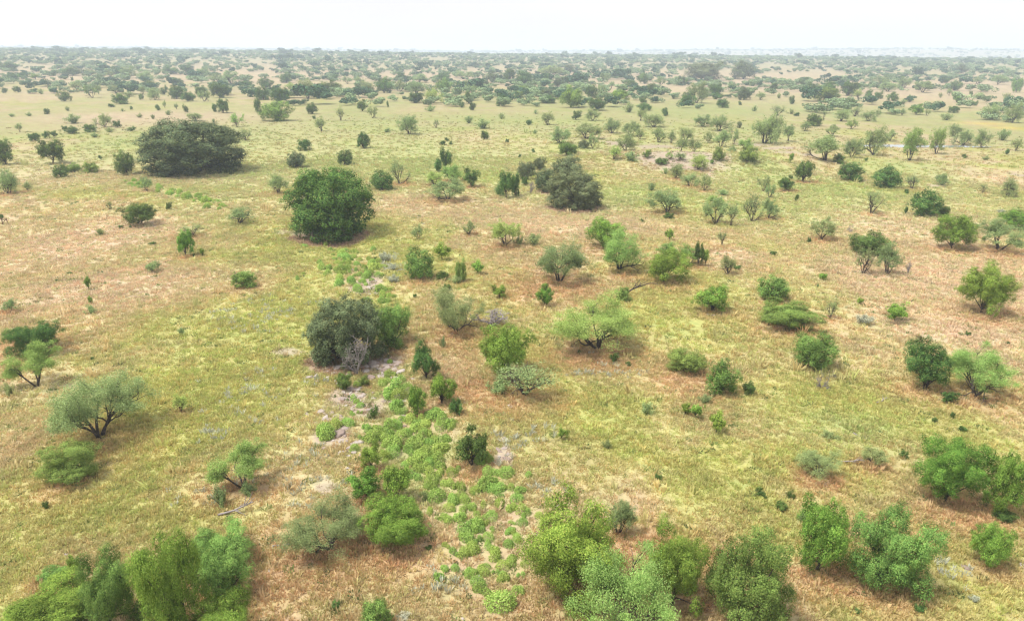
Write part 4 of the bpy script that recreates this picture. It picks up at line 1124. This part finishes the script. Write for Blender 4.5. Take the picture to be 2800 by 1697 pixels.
# ------------------------------------------------------------------ the far woodland (reads as one mass)
fcol = bpy.data.collections.new('far_tree_kinds')
def far_mesh(seed, n, leaf, flat_):
    r = np.random.default_rng(seed)
    nb = 9
    B = np.c_[r.normal(size=(nb, 2)) * 0.24, r.uniform(0.3, 0.8, nb), r.uniform(0.16, 0.28, nb)]
    pk = r.integers(0, nb, n)
    d = unit(r.normal(size=(n, 3)))
    C = B[pk, :3] + d * B[pk, 3:4] * np.array([1, 1, flat_])
    C[:, 2] = np.maximum(C[:, 2], 0.05)
    lv, lf = leaves(C, d + 0.6 * r.normal(size=(n, 3)) + [0, 0, 0.4], leaf, leaf * 0.6, 0.2, r)
    lv[:, 2] /= lv[:, 2].max()
    return mesh_from('far_tree', lv, lf)
m, t, out = new_mat('far_leaf')
at = N(t, 'ShaderNodeAttribute'); at.attribute_name = 'tint'; at.attribute_type = 'INSTANCER'
geo = N(t, 'ShaderNodeNewGeometry')
mv = N(t, 'ShaderNodeMapRange'); mv.inputs['To Min'].default_value = 0.7; mv.inputs['To Max'].default_value = 1.35
t.links.new(geo.outputs['Random Per Island'], mv.inputs['Value'])
hs = N(t, 'ShaderNodeHueSaturation')
t.links.new(mv.outputs[0], hs.inputs['Value']); t.links.new(at.outputs['Color'], hs.inputs['Color'])
df = N(t, 'ShaderNodeBsdfDiffuse'); t.links.new(hs.outputs[0], df.inputs['Color']); t.links.new(df.outputs[0], out.inputs['Surface'])
for i in range(6):
    o = bpy.data.objects.new(f'far_{i}', far_mesh(900 + i, 700, 0.13, 0.8)); o.data.materials.append(m); fcol.objects.link(o)
xs, ys, ws = [], [], []
for n, r0, r1, thr in [(700, 330, 560, 0.46), (1500, 560, 900, 0.32), (2700, 900, 1300, 0.25), (7500, 1300, 2000, 0.12), (5000, 3000, 4600, 0.30)]:
    x, y = wedge_points(n, r0, r1, 47)
    k = fbm(x, y, 110.0, 151, 3) > thr
    xs.append(x[k]); ys.append(y[k])
x = np.concatenate(xs); y = np.concatenate(ys); n = len(x)
dark = rng.random(n) < 0.28
big = rng.random(n) < 0.022
wdt = rng.uniform(3.5, 8.0, n) * np.where(big, 1.9, 1.0) * np.where(np.hypot(x, y) > 2500, 2.0, 1.0)
hgt = wdt * rng.uniform(0.5, 0.8, n)
ftint = np.where(dark[:, None] | big[:, None], np.array([[0.055, 0.11, 0.052]]), np.array([[0.20, 0.275, 0.13]])) * rng.uniform(0.8, 1.2, (n, 1))
scatter_object('far_woodland', 'hazy mesquite and oak woodland filling the far plain', np.stack([x, y, hz(x, y) - 0.1], 1), ftint, np.stack([wdt, wdt, hgt], 1), rng.integers(0, 6, n), fcol)

# ------------------------------------------------------------------ haze: one closed box of air round the whole place
bx0, bz0, bz1 = 9400.0, float(verts[:, 2].min()) - 2.0, float(max(verts[:, 2].max() + 16, CAM_H + 12))
hv = np.array([(x_, y_, z_) for x_ in (-bx0, bx0) for y_ in (-bx0, bx0) for z_ in (bz0, bz1)])
hf = np.array([[0, 1, 3, 2], [4, 6, 7, 5], [0, 4, 5, 1], [2, 3, 7, 6], [0, 2, 6, 4], [1, 5, 7, 3]])
haze = new_obj('haze', mesh_from('haze', hv, hf))
tag(haze, 'pale summer haze over the plain', None, None, 'stuff')
m, t, out = new_mat('haze_air')
pv = N(t, 'ShaderNodeVolumePrincipled')
pv.inputs['Color'].default_value = (0.74, 0.85, 1.0, 1)
pv.inputs['Density'].default_value = 0.00040
pv.inputs['Anisotropy'].default_value = 0.1
t.links.new(pv.outputs[0], out.inputs['Volume'])
put_mat(haze, m)
print('plants', len(plants), 'cushions', len(cushions), 'grass', len(GX), 'far', n)
